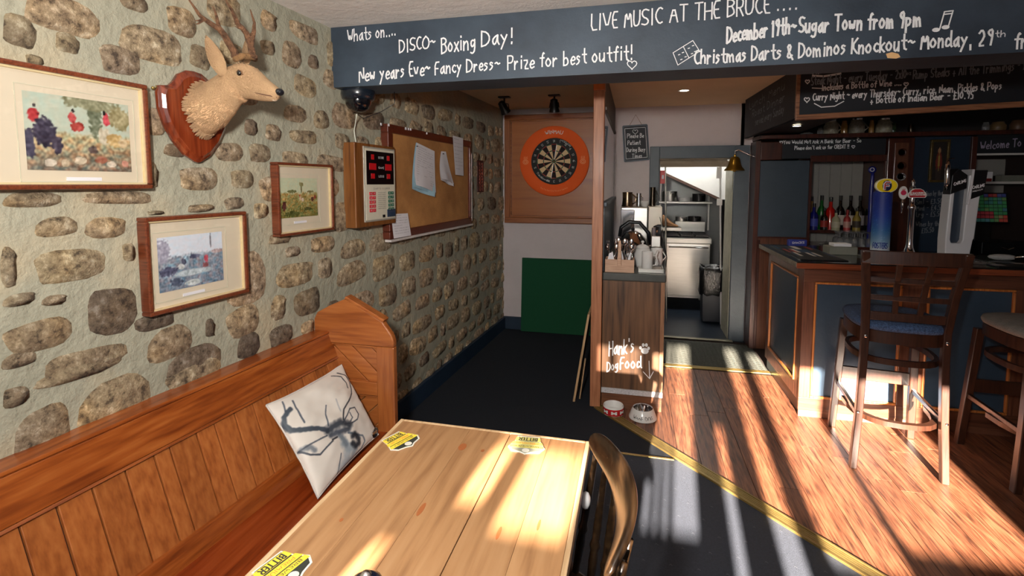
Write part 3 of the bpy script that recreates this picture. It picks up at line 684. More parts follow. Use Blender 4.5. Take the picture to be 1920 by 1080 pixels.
ant([([(473, 107), (470, 84), (462, 63), (446, 44), (438, 25), (430, 12), (422, -4)], .0125, .0022, .19, .19), ([(470, 84), (476, 60), (477, 42), (470, 18)], .0095, .0018, .19, .195), ([(456, 55), (447, 53), (441, 50)], .004, .0013, .19, .192)])
cap = [wp(u, v, .187) for u, v in ((440, 112), (452, 106), (466, 106), (480, 112))]
MB().tube(cap, [.009, .012, .012, .008], 10).build('skull_tuft', mat('brown_forehead_fur', (170, 128, 84), .95, 0, .3, 60, 1, 150), head_, smooth=2)
pk = thing('wall_hook', WP(-1.515, .01, 1.815), 'tiny brass hook on the stone wall left of the shield', 'hook')
q = wp(287, 165, .012); MB().ball(q, .006, 10).build('hook_plate', BRASS, pk, smooth=2); MB().tube([q, q+WN*.012, q+WN*.014+Vector((0, 0, .008))], .002, 6).build('hook_wire', BRASS, pk, smooth=2)
# ================================================================ fitted bench along the stone wall
SK = .35
def BP(s, z, o=0): return WP(s, .06+SK*(.785-z)+o, z)
bn = thing('wall_bench', WP(-1.9, .25, 0), 'orange pine wall bench with boarded back and panelled end', 'bench')
def slab(mb, s0, s1, z0, z1, o0, o1):
    return mb.loft([[BP(s, z0, o0), BP(s, z0, o1), BP(s, z1, o1), BP(s, z1, o0)] for s in (s0, s1)])
SB0, SB1 = -3.5, -.735
slab(MB(), SB0, SB1, .672, .782, -.012, .012).build('top_rail', PINE('y'), bn, bevel=.003)
MB().loft([[WP(s, o, z) for o, z in ((.0, .782), (.072, .782), (.078, .788), (.076, .797), (.0, .799))] for s in (SB0, SB1)]).build('top_cap', PINE('y'), bn, bevel=.002)
MB().loft([[BP(s, .672, .012), BP(s, .666, .016), BP(s, .66, .006), BP(s, .66, -.004)] for s in (SB0, SB1)]).build('rail_bead', PINE('y'), bn)
ed = [-3.5]+[-3.4+.0885*i for i in range(16)]+[-1.99, -1.91, -1.826, -1.736, -1.649, -1.598, -1.502, -1.433, -1.347, -1.261, -1.178, -1.084, -.987, -.9, -.82, -.737]
ed = [e for e in ed if e >= -1.99 or e < -2.06]
for a, b in zip(ed, ed[1:]):
    d = R.uniform(0, .003); slab(MB(), a+.0022, b-.0022, .39, .667, -.012, -.001+d).build('back_board', PINEP('z'), bn, bevel=.0025)
slab(MB(), SB0, SB1, .38, .67, -.02, -.009).build('back_lining', mat('dark_board_joint', (44, 20, 10), .8), bn)
slab(MB(), SB0, SB1, .318, .394, -.012, .012).build('bottom_rail', PINE('y'), bn, bevel=.003)
MB(WM).box(SB0, SB1, -.60, -.2, .305, .33).build('seat', wood('bench_seat_wood', (96, 34, 12), (132, 54, 20), (150, 70, 32), 'y', 5, .22, .6, 0), bn, bevel=.006)
MB(WM).box(SB0, SB1, -.58, -.56, 0, .305).build('front_panel', PINE('y'), bn)
# end panel: frame of stiles and shaped head with two fields of diagonal boards
YE = 2.085
ep = [(-1.505, .83), (-1.475, .885), (-1.40, .925), (-1.315, .962), (-1.13, .86), (-1.085, .80), (-1.075, .77)]
def PX(pts, y0, dy): return MB().prism([(x, y0, z) for x, z in pts], (0, dy, 0))
PX(ep+[(-1.075, .74), (-1.505, .74)], YE-.006, .034).build('end_head', PINEP('x'), bn, bevel=.006)
MB().bar((-1.318, YE+.012, .967), (-1.12, YE+.012, .866), .05, .014).build('head_cap', PINEP('x'), bn, bevel=.003)
PX([(-1.165, 0), (-1.075, 0), (-1.075, .74), (-1.165, .74)], YE-.006, .034).build('end_stile', PINEP('z'), bn, bevel=.005)
PX([(-1.505, 0), (-1.46, 0), (-1.46, .74), (-1.505, .74)], YE-.006, .034).build('end_stile', PINEP('z'), bn, bevel=.005)
PX([(-1.46, .50), (-1.165, .50), (-1.165, .565), (-1.46, .565)], YE-.006, .034).build('end_rail', PINEP('x'), bn, bevel=.004)
def diag(x0, x1, z0, z1, dirz, n=5):
    """diagonal boards clipped to a field"""
    k = math.atan2(.9*dirz, 1); t = Vector((math.cos(k), math.sin(k))); nn = Vector((-t.y, t.x)); c = Vector(((x0+x1)/2, (z0+z1)/2)); wdt = .068
    for i in range(-5, 6):
        a = c+nn*(i*wdt+.0025); b = c+nn*((i+1)*wdt-.0025)
        poly = [a-t*1, a+t*1, b+t*1, b-t*1]
        for p, n_ in ((Vector((x0, z0)), Vector((1, 0))), (Vector((x1, z1)), Vector((-1, 0))), (Vector((x0, z0)), Vector((0, 1))), (Vector((x1, z1)), Vector((0, -1)))): poly = clip(poly, p, n_) if poly else poly
        if len(poly) > 2 and max((p-q).length for p in poly for q in poly) > .03: PX([(p.x, p.y) for p in poly], YE+.006, .012).build('end_board', PINEP('x'), bn, bevel=.002)
diag(-1.462, -1.163, .563, .742, -1); diag(-1.462, -1.163, .33, .502, 1)
PX([(-1.49, .0), (-1.15, .0), (-1.15, .75), (-1.49, .75)], YE+.018, .008).build('end_backing', mat('joint_light_line', (150, 100, 52), .7), bn)
for zz in (.742, .5): MB().tube([(-1.46, YE-.001, zz-.006), (-1.165, YE-.001, zz-.006)], .003, 6).build('field_bead', PINEP('x'), bn)

# ================================================================ cushion printed with a stag sketch
c_l, c_b, c_t, c_r = wp(499, 760, .135), at(596, 934, 'z', .345), at(640, 684, 'y', 2.05), at(709, 815, 'y', 1.98)
cu = thing('cushion', c_b, 'pale linen scatter cushion printed with a grey stag sketch leaning in the bench corner', 'cushion')
cc = (c_l+c_b+c_t+c_r)/4; cn = ((c_r-c_l).cross(c_t-c_b)).normalized()
if cn.dot(CAM-cc) < 0: cn = -cn
def cpos(sgn):
    def f(a, b):
        p = c_l*(1-a)*(1-b)+c_b*a*(1-b)+c_t*(1-a)*b+c_r*a*b          # a runs left->bottom, b runs left->top
        u, v = a*2-1, b*2-1; k = (max(0, 1-u*u)*max(0, 1-v*v))**.42
        pin = .05*(1-abs(u)**3)*(abs(v)**6); pin2 = .05*(1-abs(v)**3)*(abs(u)**6)
        p = p+(cc-p)*(pin+pin2)*1.1
        wr = noise.noise(Vector((a*4, b*4, 3)))*.012*k+noise.noise(Vector((a*11, b*7, 8)))*.004
        return p+cn*(sgn*(.05*k)+wr)
    return f
def c2px(px): # photo pixel -> cushion a,b via its mean plane
    d = ray(*px); t = (cc-CAM).dot(cn)/d.dot(cn); p = CAM+d*t-c_l
    e1, e2 = (c_b-c_l+c_r-c_t)/2, (c_t-c_l+c_r-c_b)/2; q = p-(c_l+c_b+c_t+c_r)/4+c_l
    m11, m12, m22 = e1.dot(e1), e1.dot(e2), e2.dot(e2); r1, r2 = q.dot(e1), q.dot(e2); D = m11*m22-m12*m12
    return ((r1*m22-r2*m12)/D*.94+.5, (r2*m11-r1*m12)/D*.94+.5)
Z6 = lambda *p: [c2px((440+x/2.572, 540+y/2.572)) for x, y in p]
SK_ = [(Z6((238, 602), (208, 640), (210, 680), (240, 708), (300, 712), (370, 708), (410, 718)), .03, (44, 56, 70)), (Z6((206, 556), (216, 610)), .010, (70, 80, 94)), (Z6((250, 558), (275, 620), (300, 676)), .011, (66, 76, 90)), (Z6((408, 590), (405, 640), (415, 695)), .010, (70, 80, 94)),
       (Z6((480, 400), (520, 412), (545, 450), (544, 520), (520, 570), (497, 610), (492, 665)), .012, (36, 42, 52)), (Z6((448, 418), (495, 425), (520, 460), (525, 490)), .010, (44, 50, 60)), (Z6((520, 412), (535, 430)), .01, (40, 46, 56)),
       (Z6((490, 680), (515, 640), (530, 605), (560, 595), (580, 630), (570, 660), (540, 680), (500, 688)), .010, (60, 68, 80)), (Z6((530, 625), (545, 650), (530, 675)), .010, (90, 98, 110)),
       (Z6((278, 818), (320, 790), (370, 765), (410, 745)), .010, (70, 78, 90)), (Z6((278, 818), (330, 838), (380, 835), (410, 800), (440, 770)), .011, (54, 62, 74)), (Z6((285, 812), (330, 800), (350, 815)), .035, (110, 118, 128)),
       (Z6((415, 720), (440, 700), (480, 680), (525, 690)), .06, (40, 48, 60)), (Z6((430, 745), (470, 725), (520, 715)), .04, (56, 64, 78)), (Z6((438, 765), (462, 752)), .011, (26, 30, 38)), (Z6((545, 745), (560, 735), (585, 750), (592, 775), (570, 790), (550, 780)), .045, (30, 36, 46)), (Z6((520, 730), (560, 735), (610, 735), (632, 760), (620, 800), (590, 830)), .013, (100, 112, 124)),
       (Z6((500, 780), (530, 800), (560, 800)), .06, (140, 152, 162)), (Z6((490, 830), (486, 880), (484, 940)), .010, (84, 96, 108)), (Z6((530, 830), (530, 860), (510, 900)), .09, (158, 168, 176)), (Z6((575, 800), (565, 850), (530, 890)), .05, (140, 152, 162)), (Z6((470, 740), (500, 760), (515, 785)), .04, (104, 116, 128)), (Z6((455, 560), (480, 620)), .01, (170, 172, 176))]
SK_.sort(key=lambda q: -sum(q[2]))
def segd(p, a, b):
    ax, ay = b[0]-a[0], b[1]-a[1]; L2 = ax*ax+ay*ay or 1e-9; t = max(0, min(1, ((p[0]-a[0])*ax+(p[1]-a[1])*ay)/L2))
    return math.hypot(p[0]-a[0]-ax*t, p[1]-a[1]-ay*t)
SK2 = [(l, w_, c_, min(q[0] for q in l)-w_*1.6, max(q[0] for q in l)+w_*1.6, min(q[1] for q in l)-w_*1.6, max(q[1] for q in l)+w_*1.6) for l, w_, c_ in SK_]
def ccol(a, b):
    c = (216, 210, 202); f_ = 0
    for l, w_, k, x0, x1, y0, y1 in SK2:
        if not (x0 < a < x1 and y0 < b < y1): continue
        d = min(segd((a, b), p, q) for p, q in zip(l, l[1:]))
        d += noise.noise(Vector((a*30, b*30, 1)))*w_*.2
        f = max(0, min(1, (w_-d)/(w_*(.45 if w_ < .035 else .7))))*.88; c = tuple(c[i]*(1-f)+k[i]*f for i in range(3))
    return c
paint('cushion_front', 190, 190, cpos(1), ccol, cu, smooth=True)
paint('cushion_back', 24, 24, cpos(-1), lambda a, b: (206, 200, 194), cu, smooth=True)
pe = [cpos(0)(*q) for q in [(i/12, 0) for i in range(12)]+[(1, i/12) for i in range(12)]+[(1-i/12, 1) for i in range(12)]+[(0, 1-i/12) for i in range(13)]]
MB().tube(pe, .004, 6, cap=False).build('cushion_seam', mat('linen_seam', (206, 200, 194), .9), cu, smooth=2)

# ================================================================ table
tb = thing('pub_table', (-.4, .9, 0), 'scrubbed pine plank table with a side drawer in the foreground', 'table')
X0, X1, Y0, Y1, ZT = -.705, -.112, -.25, 1.405, .76
cuts = [X0+.012, -.585, -.47, -.345, -.225, X1-.012]
def tline(x, y): return x
for qi, (a, b) in enumerate(zip(cuts, cuts[1:])):
    ga_, gb_ = (.0011 if qi == 3 else .0002), (.0011 if qi == 2 else .0002)
    MB().prism([(a+ga_, Y0, ZT-.024), (b-gb_, Y0, ZT-.024), (b-gb_, Y1-.012, ZT-.024), (a+ga_, Y1-.012, ZT-.024)], (0, 0, .024)).build('table_plank', TABLEW, tb, bevel=.0006)
for (u, v, ra, rb) in ((867, 838, .011, .019), (790, 955, .006, .024), (905, 845, .005, .007), (935, 1000, .004, .02), (1010, 985, .003, .018), (640, 975, .004, .006)):
    kc_ = at(u, v, 'z', ZT); MB().lathe([(0, .0001), (1, .0001), (1, .0004), (0, .0004)], (0, 0, 0), 18).build('knot', mat('pine_knot', (150, 82, 46), .4, 0, .3, 90, c2=(168, 104, 62)), tb)
    kn = [o for o in tb.children if o.name.startswith('knot')][-1]; kn.scale = (ra, rb, 1); kn.location = (kc_.x, kc_.y, ZT+.0003)
EDG = wood('table_edge_wood', (176, 142, 104), (206, 174, 134), (220, 192, 156), 'y', 8, .4, .2, 0)
for (a, b, c, d) in ((X0, X0+.012, Y0, Y1), (X1-.012, X1, Y0, Y1), (X0+.012, X1-.012, Y1-.012, Y1)): MB().box(a, b, c, d, ZT-.03, ZT+.0005).build('edge_lipping', EDG, tb, bevel=.0025)
TD = wood('table_apron_paint', (66, 44, 30), (92, 64, 44), None, 'y', 9, .5, .2, 0)
for (a, b, c, d) in ((X0+.05, X0+.075, Y0+.05, Y1-.06), (X1-.06, X1-.04, Y0+.05, .62), (X1-.06, X1-.04, 1.18, Y1-.06), (X0+.05, X1-.04, Y1-.08, Y1-.06)): MB().box(a, b, c, d, ZT-.14, ZT-.03).build('apron', TD, tb, bevel=.002)
for x in (X0+.085, X1-.075):
    for y in (Y0+.1, Y1-.1):
        MB().lathe([(.03, 0), (.033, .02), (.026, .05), (.034, .08), (.03, .12), (.036, .3), (.04, .45), (.032, .5), (.038, .53), (.032, .56), (.04, .58), (.04, .73)], (x, y, 0), 16).build('leg', TD, tb, smooth=50)
MB().box(X1-.045, X1-.028, .63, 1.17, ZT-.135, ZT-.035).build('drawer', mat('drawer_front_paint', (112, 116, 112), .45, 0, .1), tb, bevel=.004)
kp = at(1084, 1027, 'x', X1-.015)
drw = [o for o in tb.children if o.name.startswith('drawer')][0]
MB().lathe([(.007, 0), (.006, .01), (.007, .018), (.018, .023), (.0215, .031), (.019, .038), (.009, .043), (0, .044)], (X1-.028, kp.y-.004, ZT-.075), 20, (1, 0, 0)).build('drawer_knob', mat('white_porcelain', (238, 238, 240), .15, 0, .01, coat=.6), drw, smooth=50)
MB().lathe([(.0, 0), (.012, .002), (.016, .006), (.010, .012)], at(709, 812, 'z', ZT-.012)+Vector((-.004, 0, 0)), 12, (-1, 0, 0)).build('side_catch', CHROME, tb, smooth=50)
# coasters
YEL = mat('beermat_yellow', (238, 212, 66), .6, 0, .06); BKC = mat('beermat_black', (52, 56, 50), .6); WHC = mat('beermat_white', (222, 220, 208), .6); REDC = mat('beermat_orange', (220, 120, 60), .6)
def coaster(px, rot, label, pale=False):
    c = at(*px, 'z', ZT+.0005); t = thing('beer_mat', c, label, 'coaster', 'brewery beer mats on the table'); u = Vector((math.cos(rot), math.sin(rot), 0)); v = Vector((-u.y, u.x, 0)); s_ = .052
    hx = [(-.62, -.9), (.62, -.9), (.74, -.3), (1.0, .28), (.78, .66), (.3, .78), (0, .95), (-.3, .78), (-.78, .66), (-1.0, .28), (-.74, -.3)]
    def P(a, b, h): return c+u*(a*s_)+v*(b*s_)+Vector((0, 0, h))
    def patch(pts, h, m, n): MB().prism([P(a, b, h) for a, b in pts], (0, 0, .0003)).build(n, m, t)
    MB().prism([P(a, b, 0) for a, b in hx], (0, 0, .0016)).build('card', WHC, t)
    if pale: C1, C2 = mat('beermat_glare_yellow', (216, 204, 110), .6), mat('beermat_glare_grey', (150, 152, 134), .6)  # paler copies of the inks, sun glare put into the colour
    else: C1, C2 = YEL, BKC
    patch([(a*.91, b*.91) for a, b in hx], .0016, C2, 'printed_field')
    patch([(-.66, -.78), (.66, -.78), (.72, -.38), (-.72, -.38)], .0019, C1, 'yellow_band')
    patch([(-.9, .08), (.9, .08), (.95, .34), (-.95, .34)], .0019, C1, 'yellow_band')
    patch([(-.78, -.3), (.78, -.3), (.9, .02), (-.9, .02)], .0019, C1, 'yellow_band')
    write('lettering', 'BITTER', P(-.5, -.72, .0023), P(.5, -.72, .0023), .3*s_, BKC, t, .2, v, .05)
    write('lettering', 'PREMIUM', P(-.6, -.22, .0023), P(.6, -.22, .0023), .16*s_, REDC, t, .16, v, .05)
    write('lettering', 'BREWERY', P(-.66, .12, .0023), P(.66, .12, .0023), .14*s_, BKC, t, .16, v, .05)
    MB().lathe([(.2*s_, 0), (.2*s_, .0004)], P(0, .58, .0019), 14).build('printed_seal', WHC, t)
coaster((752, 827), math.radians(-112), 'yellow and black hexagonal beer mat at the far left corner of the table')
coaster((988, 835), math.radians(-175), 'hexagonal beer mat with sun glare in its colours at the far right of the table', True)
coaster((530, 1070), math.radians(-104), 'yellow and black hexagonal beer mat at the near left edge of the table')
cb = at(686, 1082, 'z', ZT+.075); cb.z = ZT
gr = thing('pepper_mill', cb, 'dark glossy round topped mill standing at the near edge of the table', 'mill')
NVG = mat('dark_blue_glaze', (18, 24, 40), .12, 0, .3, 30, coat=1)
MB().lathe([(.024, 0), (.026, .004), (.022, .012), (.018, .03), (.016, .04)], cb, 20).build('mill_body', NVG, gr, smooth=50)
MB().lathe([(.014, .04), (.026, .046), (.031, .058), (.031, .066), (.026, .078), (.016, .085), (.008, .087), (0, .087)], cb-Vector((0, 0, .01)), 24).build('mill_top', NVG, gr, smooth=50)
MB().lathe([(.009, .077), (.010, .080), (.006, .084), (0, .085)], cb, 14).build('mill_knob', CHROME, gr, smooth=50)

# ================================================================ smoker's bow chair tucked under the table
CW = wood('captain_chair_wood', (22, 14, 8), (40, 27, 15), (56, 40, 24), 'y', 12, .28, .45, 0)
chr_ = thing('captain_chair', (-.2, 1.05, 0), 'dark polished captain\'s chair with curved crest rail beside the table', 'chair')
crest = [at(1112, 806, 'z', .84), at(1128, 818, 'z', .843), at(1148, 843, 'z', .848), at(1168, 872, 'z', .852), at(1183, 915, 'z', .856), at(1186, 955, 'z', .856), at(1178, 995, 'z', .852), at(1163, 1035, 'z', .848), at(1148, 1070, 'z', .84)]
rings = []
for i, p in enumerate(crest):
    t = (crest[min(i+1, 8)]-crest[max(i-1, 0)]).normalized(); o_ = t.cross(Vector((0, 0, 1))).normalized()
    if o_.x < 0: o_ = -o_
    hgt = .024+.012*math.sin(math.pi*i/8); th = .010
    u_ = (Vector((0, 0, 1))*.86+o_*.5).normalized(); q = u_.cross(t).normalized()
    e = .55 if i in (0, 8) else 1
    prof = [(-1, -.6), (-1, .6), (-.7, 1), (.6, 1.15), (1, .7), (1.05, -.2), (.8, -.9), (-.5, -1)]
    rings.append([p+u_*(a*hgt*e-.02)+q*(b*th*e) for a, b in prof])
MB().loft(rings).build('crest_rail', CW, chr_, smooth=2, sub=2)
ends = [(crest[0]-Vector((.0, -.004, .015)), crest[0]), (crest[8], crest[8])]
seatz = .44
sx = [(-.10+.0*i) for i in range(9)]
for i in range(8):
    k = (i+.5)*8/8; a = crest[int(k)].lerp(crest[min(8, int(k)+1)], k-int(k))-Vector((0, 0, .04)); b = Vector((-.16+.115*math.sin(math.pi*(i+.5)/8), .80+.52*(1-(i+.5)/8), seatz+.01))
    P = [b.lerp(a, t) for t in (0, .1, .25, .32, .36, .40, .5, .75, .9, 1)]
    MB().tube(P, [.009, .010, .0125, .010, .0145, .010, .011, .009, .0075, .007], 10).build('spindle', CW, chr_, smooth=2)
so = [(-.42+.0, .80), (-.5, .9), (-.5, 1.2), (-.42, 1.32), (-.2, 1.36), (-.08, 1.28), (-.03, 1.06), (-.08, .84), (-.2, .76)]
MB().prism([(x, y, seatz-.035) for x, y in so], (0, 0, .035)).build('seat', CW, chr_, bevel=.012, seg=3)
for x, y, dx, dy in ((-.42, .88, -.05, -.05), (-.42, 1.24, -.05, .05), (-.12, .88, .05, -.05), (-.12, 1.24, .05, .05)):
    a, b = Vector((x+dx, y+dy, 0)), Vector((x, y, seatz-.03))
    MB().tube([a.lerp(b, t) for t in (0, .1, .3, .42, .46, .5, .7, 1)], [.012, .014, .019, .014, .021, .014, .018, .014], 10).build('leg', CW, chr_, smooth=2)
for y in (.85, 1.27): MB().tube([(-.45, y, .16), (-.28, y, .16), (-.09, y, .16)], [.009, .014, .009], 8).build('stretcher', CW, chr_, smooth=2)
MB().tube([(-.27, .85, .16), (-.27, 1.06, .16), (-.27, 1.27, .16)], [.008, .013, .008], 8).build('stretcher', CW, chr_, smooth=2)

# ================================================================ electronic scoreboard and cork board
sb = thing('darts_scoreboard', WP(-.32, 0, 1.268), 'electronic darts scoreboard with red digits in a wooden box on the stone wall', 'scoreboard')
MB(WM).box(-.515, -.12, -.075, -.002, 1.27, 1.715).build('case', wood('score_case_wood', (84, 46, 18), (120, 74, 34), (136, 88, 44), 'z', 6, .4, .3, 0), sb, bevel=.004)
def sbox(s0, s1, z0, z1, o, th, n, m, par=sb, bev=0): return MB(WM).box(s0, s1, -o-th, -o, z0, z1).build(n, m, par, bevel=bev)
S0, S1 = -.44, -.135
def SF(x, z): return (S0+(S1-S0)*x, 1.30+.395*z)
sbox(S0-.004, S1+.006, 1.295, 1.70, .074, .006, 'bezel', mat('grey_bezel', (176, 172, 160), .4, .3), bev=.002)
sbox(S0+.006, S1-.004, 1.305, 1.69, .080, .002, 'face_panel', mat('ivory_panel', (206, 202, 184), .5, 0, .04))
a, b = SF(.05, .50), SF(.95, .955); sbox(a[0], b[0], a[1], b[1], .082, .0015, 'display_window', mat('display_black', (16, 8, 10), .2))
RL = mat('red_led', (140, 12, 18), .3, emit=(150, 16, 20), estr=.35)
for r_, (z0, z1, ww) in enumerate(((.84, .91, .09), (.70, .79, .22), (.58, .65, .12))):
    for x in (.24, .76):
        a, b = SF(x-ww/2, z0), SF(x+ww/2, z1); sbox(a[0], b[0], a[1], b[1], .0836, .0008, 'digit_display', RL)
    A, B = WM@Vector((*SF(.42, z0+.02)[:1], -.0846, SF(0, z0+.02)[1])), WM@Vector((SF(.60, 0)[0], -.0846, SF(0, z0+.02)[1]))
    write('label_text', ('SCORE', 'GAME', 'LEGS')[r_], A, B, .011, PAPER, sb, .14, jit=.05)
for nm_, x0, cc_ in (('red_button', .12, (196, 40, 52)), ('green_button', .74, (30, 96, 70))):
    for i in range(2):
        for j in range(5):
            a, b = SF(x0+i*.105, .12+j*.058), SF(x0+i*.105+.088, .12+j*.058+.046); sbox(a[0], b[0], a[1], b[1], .082, .003, nm_, mat(nm_+'_plastic', cc_, .35), bev=.001)
            q = WM@Vector(((a[0]+b[0])/2-.005, -.0856, a[1]+.005)); write('button_mark', str((j*2+i) % 10), q, q+WD*.008, .009, PAPER, sb, .16, jit=.03)
tl = MB()
for j in range(9):
    z = .38-.028*j; write('', 'double treble bull'[:12+(j*3) % 5], WM@Vector((SF(.40, 0)[0], -.083, SF(0, z)[1])), WM@Vector((SF(.66, 0)[0], -.083, SF(0, z)[1])), .006, INK, sb, .12, jit=.02, mb=tl)
write('', 'DARTS SCORER', WM@Vector((SF(.26, 0)[0], -.083, SF(0, .43)[1])), WM@Vector((SF(.8, 0)[0], -.083, SF(0, .43)[1])), .009, INK, sb, .12, jit=.02, mb=tl)
tl.build('instruction_print', INK, sb)
a, b = SF(.70, .03), SF(.98, .14); sbox(a[0], b[0], a[1], b[1], .082, .003, 'blue_sticker', mat('dark_blue_sticker', (44, 60, 84), .5))
a, b = SF(.54, .03), SF(.62, .07); sbox(a[0], b[0], a[1], b[1], .082, .002, 'power_switch', BLACKP)
cable = tag(MB().tube([wp(669, 214, .10), wp(667, 228, .03), wp(664, 245, .02), wp(667, 266, .05)], .0035, 6).build('white_cable', mat('white_cable_pvc', (196, 198, 184), .5), smooth=2), 'white cable running from the dome camera down to the scoreboard', 'cable')
ck = thing('cork_board', WP(.5, 0, 1.17), 'large cork notice board in a brown wooden frame on the stone wall', 'notice board')
CF = wood('cork_frame_wood', (66, 26, 14), (96, 42, 24), None, 'x', 9, .4, .3, 0)
C0, C1, Z0, Z1 = -.155, 1.135, 1.165, 1.85
for (a, b, c, d, n) in ((C0, C1, Z1-.05, Z1, 'frame_rail'), (C0, C1, Z0+.006, Z0+.055, 'frame_rail'), (C0, C0+.05, Z0+.055, Z1-.05, 'frame_stile'), (C1-.035, C1, Z0+.055, Z1-.05, 'frame_stile')): MB(WM).box(a, b, -.055, -.004, c, d).build(n, CF, ck, bevel=.004)
MB(WM).box(C0+.05, C1-.035, -.036, -.01, Z0+.055, Z1-.05).build('cork_panel', mat('cork', (158, 106, 58), .85, 0, .12, 4, .3, 120, c2=(190, 138, 80)), ck)
MB(WM).box(C0, C1+.01, -.062, -.02, Z0-.008, Z0+.006).build('chalk_ledge', mat('white_trim', (206, 200, 196), .5), ck)
MB(WM).box(C1-.004, C1+.006, -.058, -.05, Z0+.03, Z1-.1).build('edge_trim', mat('white_trim', (206, 200, 196), .5), ck)
def sheet(name, poly, o, label, m=PAPER, lines=0, curl=.012, layers=1, grp='papers pinned to the cork board'):
    t = thing(name, WM@Vector((sum(p[0] for p in poly)/len(poly), -o, min(p[1] for p in poly))), label, 'paper', grp)
    for q in range(layers):
        n = 8; mb = MB(WM); dx = q*-.018; dz = q*-.014; fr_, bk = [], []
        (ax, az), (bx, bz), (cx_, cz_), (dx_, dz_) = poly
        vs = []; 
        for j in range(n+1):
            for i in range(5):
                u, v = i/4, j/n; x = (ax*(1-u)+bx*u)*(1-v)+(dx_*(1-u)+cx_*u)*v; z_ = (az*(1-u)+bz*u)*(1-v)+(dz_*(1-u)+cz_*u)*v
                oo = o+.004+(layers-q)*.003+curl*v*v*(1+.5*math.sin(u*5+q)); vs.append((x+dx*v, -oo, z_+dz*v))
        k = len(vs); fs = [(j*5+i, j*5+i+1, (j+1)*5+i+1, (j+1)*5+i) for j in range(n) for i in range(4)]
        mb.add(vs+[(x, y+.0006, z_) for x, y, z_ in vs], fs+[tuple(a+k for a in f)[::-1] for f in fs])
        mb.build('sheet', mat('pale_blue_paper', (168, 206, 222), .8) if (layers > 2 and q in (1, 2)) else m, t, smooth=2)
    if lines:
        tx = MB()
        for j in range(lines):
            v = .08+.86*j/lines; u0, u1 = .08, .9 if j % 4 else .55
            def PT(u): 
                x = (ax*(1-u)+bx*u)*(1-v)+(dx_*(1-u)+cx_*u)*v; z_ = (az*(1-u)+bz*u)*(1-v)+(dz_*(1-u)+cz_*u)*v
                return WM@Vector((x, -(o+.0055+layers*.003+curl*v*v*(1+.5*math.sin(u*5))), z_))
            write('', ('team fixture result', 'home away points', 'darts league night')[j % 3], PT(u0), PT(u1), .006, INK, t, .12, jit=.05, mb=tx)
        tx.build('printed_lines', INK, t)
    return t
def SP(*p, off=.04): return [wall(600+x/3.375, 180+y/3.375, off) for x, y in p]
sheet('pinned_papers', SP((605, 295), (718, 350), (718, 612), (572, 560)), .036, 'stack of printed sheets pinned at the middle of the cork board', lines=16, layers=3, curl=.02)
sheet('pinned_papers', SP((765, 350), (792, 352), (832, 560), (735, 520)), .036, 'folded white sheets pinned right of the middle of the cork board', layers=2, curl=.03)
sheet('notice_sheet', SP((838, 250), (903, 268), (905, 505), (852, 498), off=.06), .056, 'white notice overlapping the top right of the cork board frame', lines=9, curl=.004)
sheet('notice_sheet', SP((448, 748), (553, 742), (573, 882), (462, 902), off=.06), .056, 'small white notice at the bottom left corner of the cork board', lines=8, curl=.003)
for (x, y) in ((608, 318), (775, 366)):
    s_, z_ = wall(600+x/3.375, 180+y/3.375, .045); q = thing('push_pin', WP(s_, .045, z_), 'tiny dark push pin holding papers on the cork board', 'pin', 'push pins on the cork board'); MB().lathe([(.003, 0), (.002, .006), (.0045, .012), (0, .014)], WP(s_, .044, z_), 8, WN).build('pin_head', BLACKP, q)
for i, (x, y) in enumerate(((388, 178), (437, 182), (545, 205), (562, 208), (576, 210), (678, 235))):
    s_, z_ = wall(600+x/3.375, 180+y/3.375, .06); tag(MB(WM).box(s_-.006, s_+.006, -.060, -.056, z_-.008, z_+.006).build('paper_scrap', PAPER), 'small white scrap of paper stuck to the cork board\'s top frame', 'scrap', 'paper scraps on the top frame')
# dart flight rack glint further along the wall
fr_ = thing('flights_card', WP(1.45, 0, 1.5), 'narrow dark red card of dart flights on the stone wall past the cork board', 'card')
p0, p1 = wall(893, 300), wall(905, 360)
MB(WM).box(p0[0], p1[0], -.012, -.002, p1[1], p0[1]).build('card_back', mat('dark_red_card', (70, 30, 26), .5), fr_, bevel=.003)
for j in range(9):
    for i in range(2):
        s_ = p0[0]+(p1[0]-p0[0])*(.3+.4*i); z_ = p1[1]+(p0[1]-p1[1])*(.08+.1*j); MB(WM).box(s_-.012, s_+.012, -.02, -.012, z_-.006, z_+.008, rot=Matrix.Rotation(.6, 3, 'Y')).build('dart_flight', mat('flight_foil', (190, 120, 110), .25, .6), fr_)
# ================================================================ dome camera under the beam
dc = at(672, 178, 'z', 1.978); dm = thing('dome_camera', (-1.40, 2.375, 1.98), 'black dome security camera under the left end of the navy beam', 'security camera')
dcx = Vector((at(672, 200, 'y', 2.375).x, 2.375, 1.98))
MB().lathe([(0, 0), (.085, 0), (.088, -.02), (.080, -.045), (.070, -.05)], dcx, 28).build('housing', mat('dark_gloss_housing', (22, 30, 40), .25, 0, .05, coat=.6), dm, smooth=50)
MB().lathe([(.066, -.048), (.064, -.07), (.052, -.092), (.03, -.106), (0, -.110)], dcx, 28).build('dome', mat('smoked_dome', (10, 12, 18), .05, 0, .05, coat=1), dm, smooth=50)
tag(MB().tube([dcx+Vector((-.07, .03, -.04)), dcx+Vector((-.05, .04, -.10)), dcx+Vector((0, .05, -.135)), dcx+Vector((.10, .06, -.10)), dcx+Vector((.17, .07, -.06)), dcx+Vector((.17, .07, 0))], .002, 6).build('black_cable', BLACKP, smooth=2), 'loose black cable looping below the dome camera', 'cable')
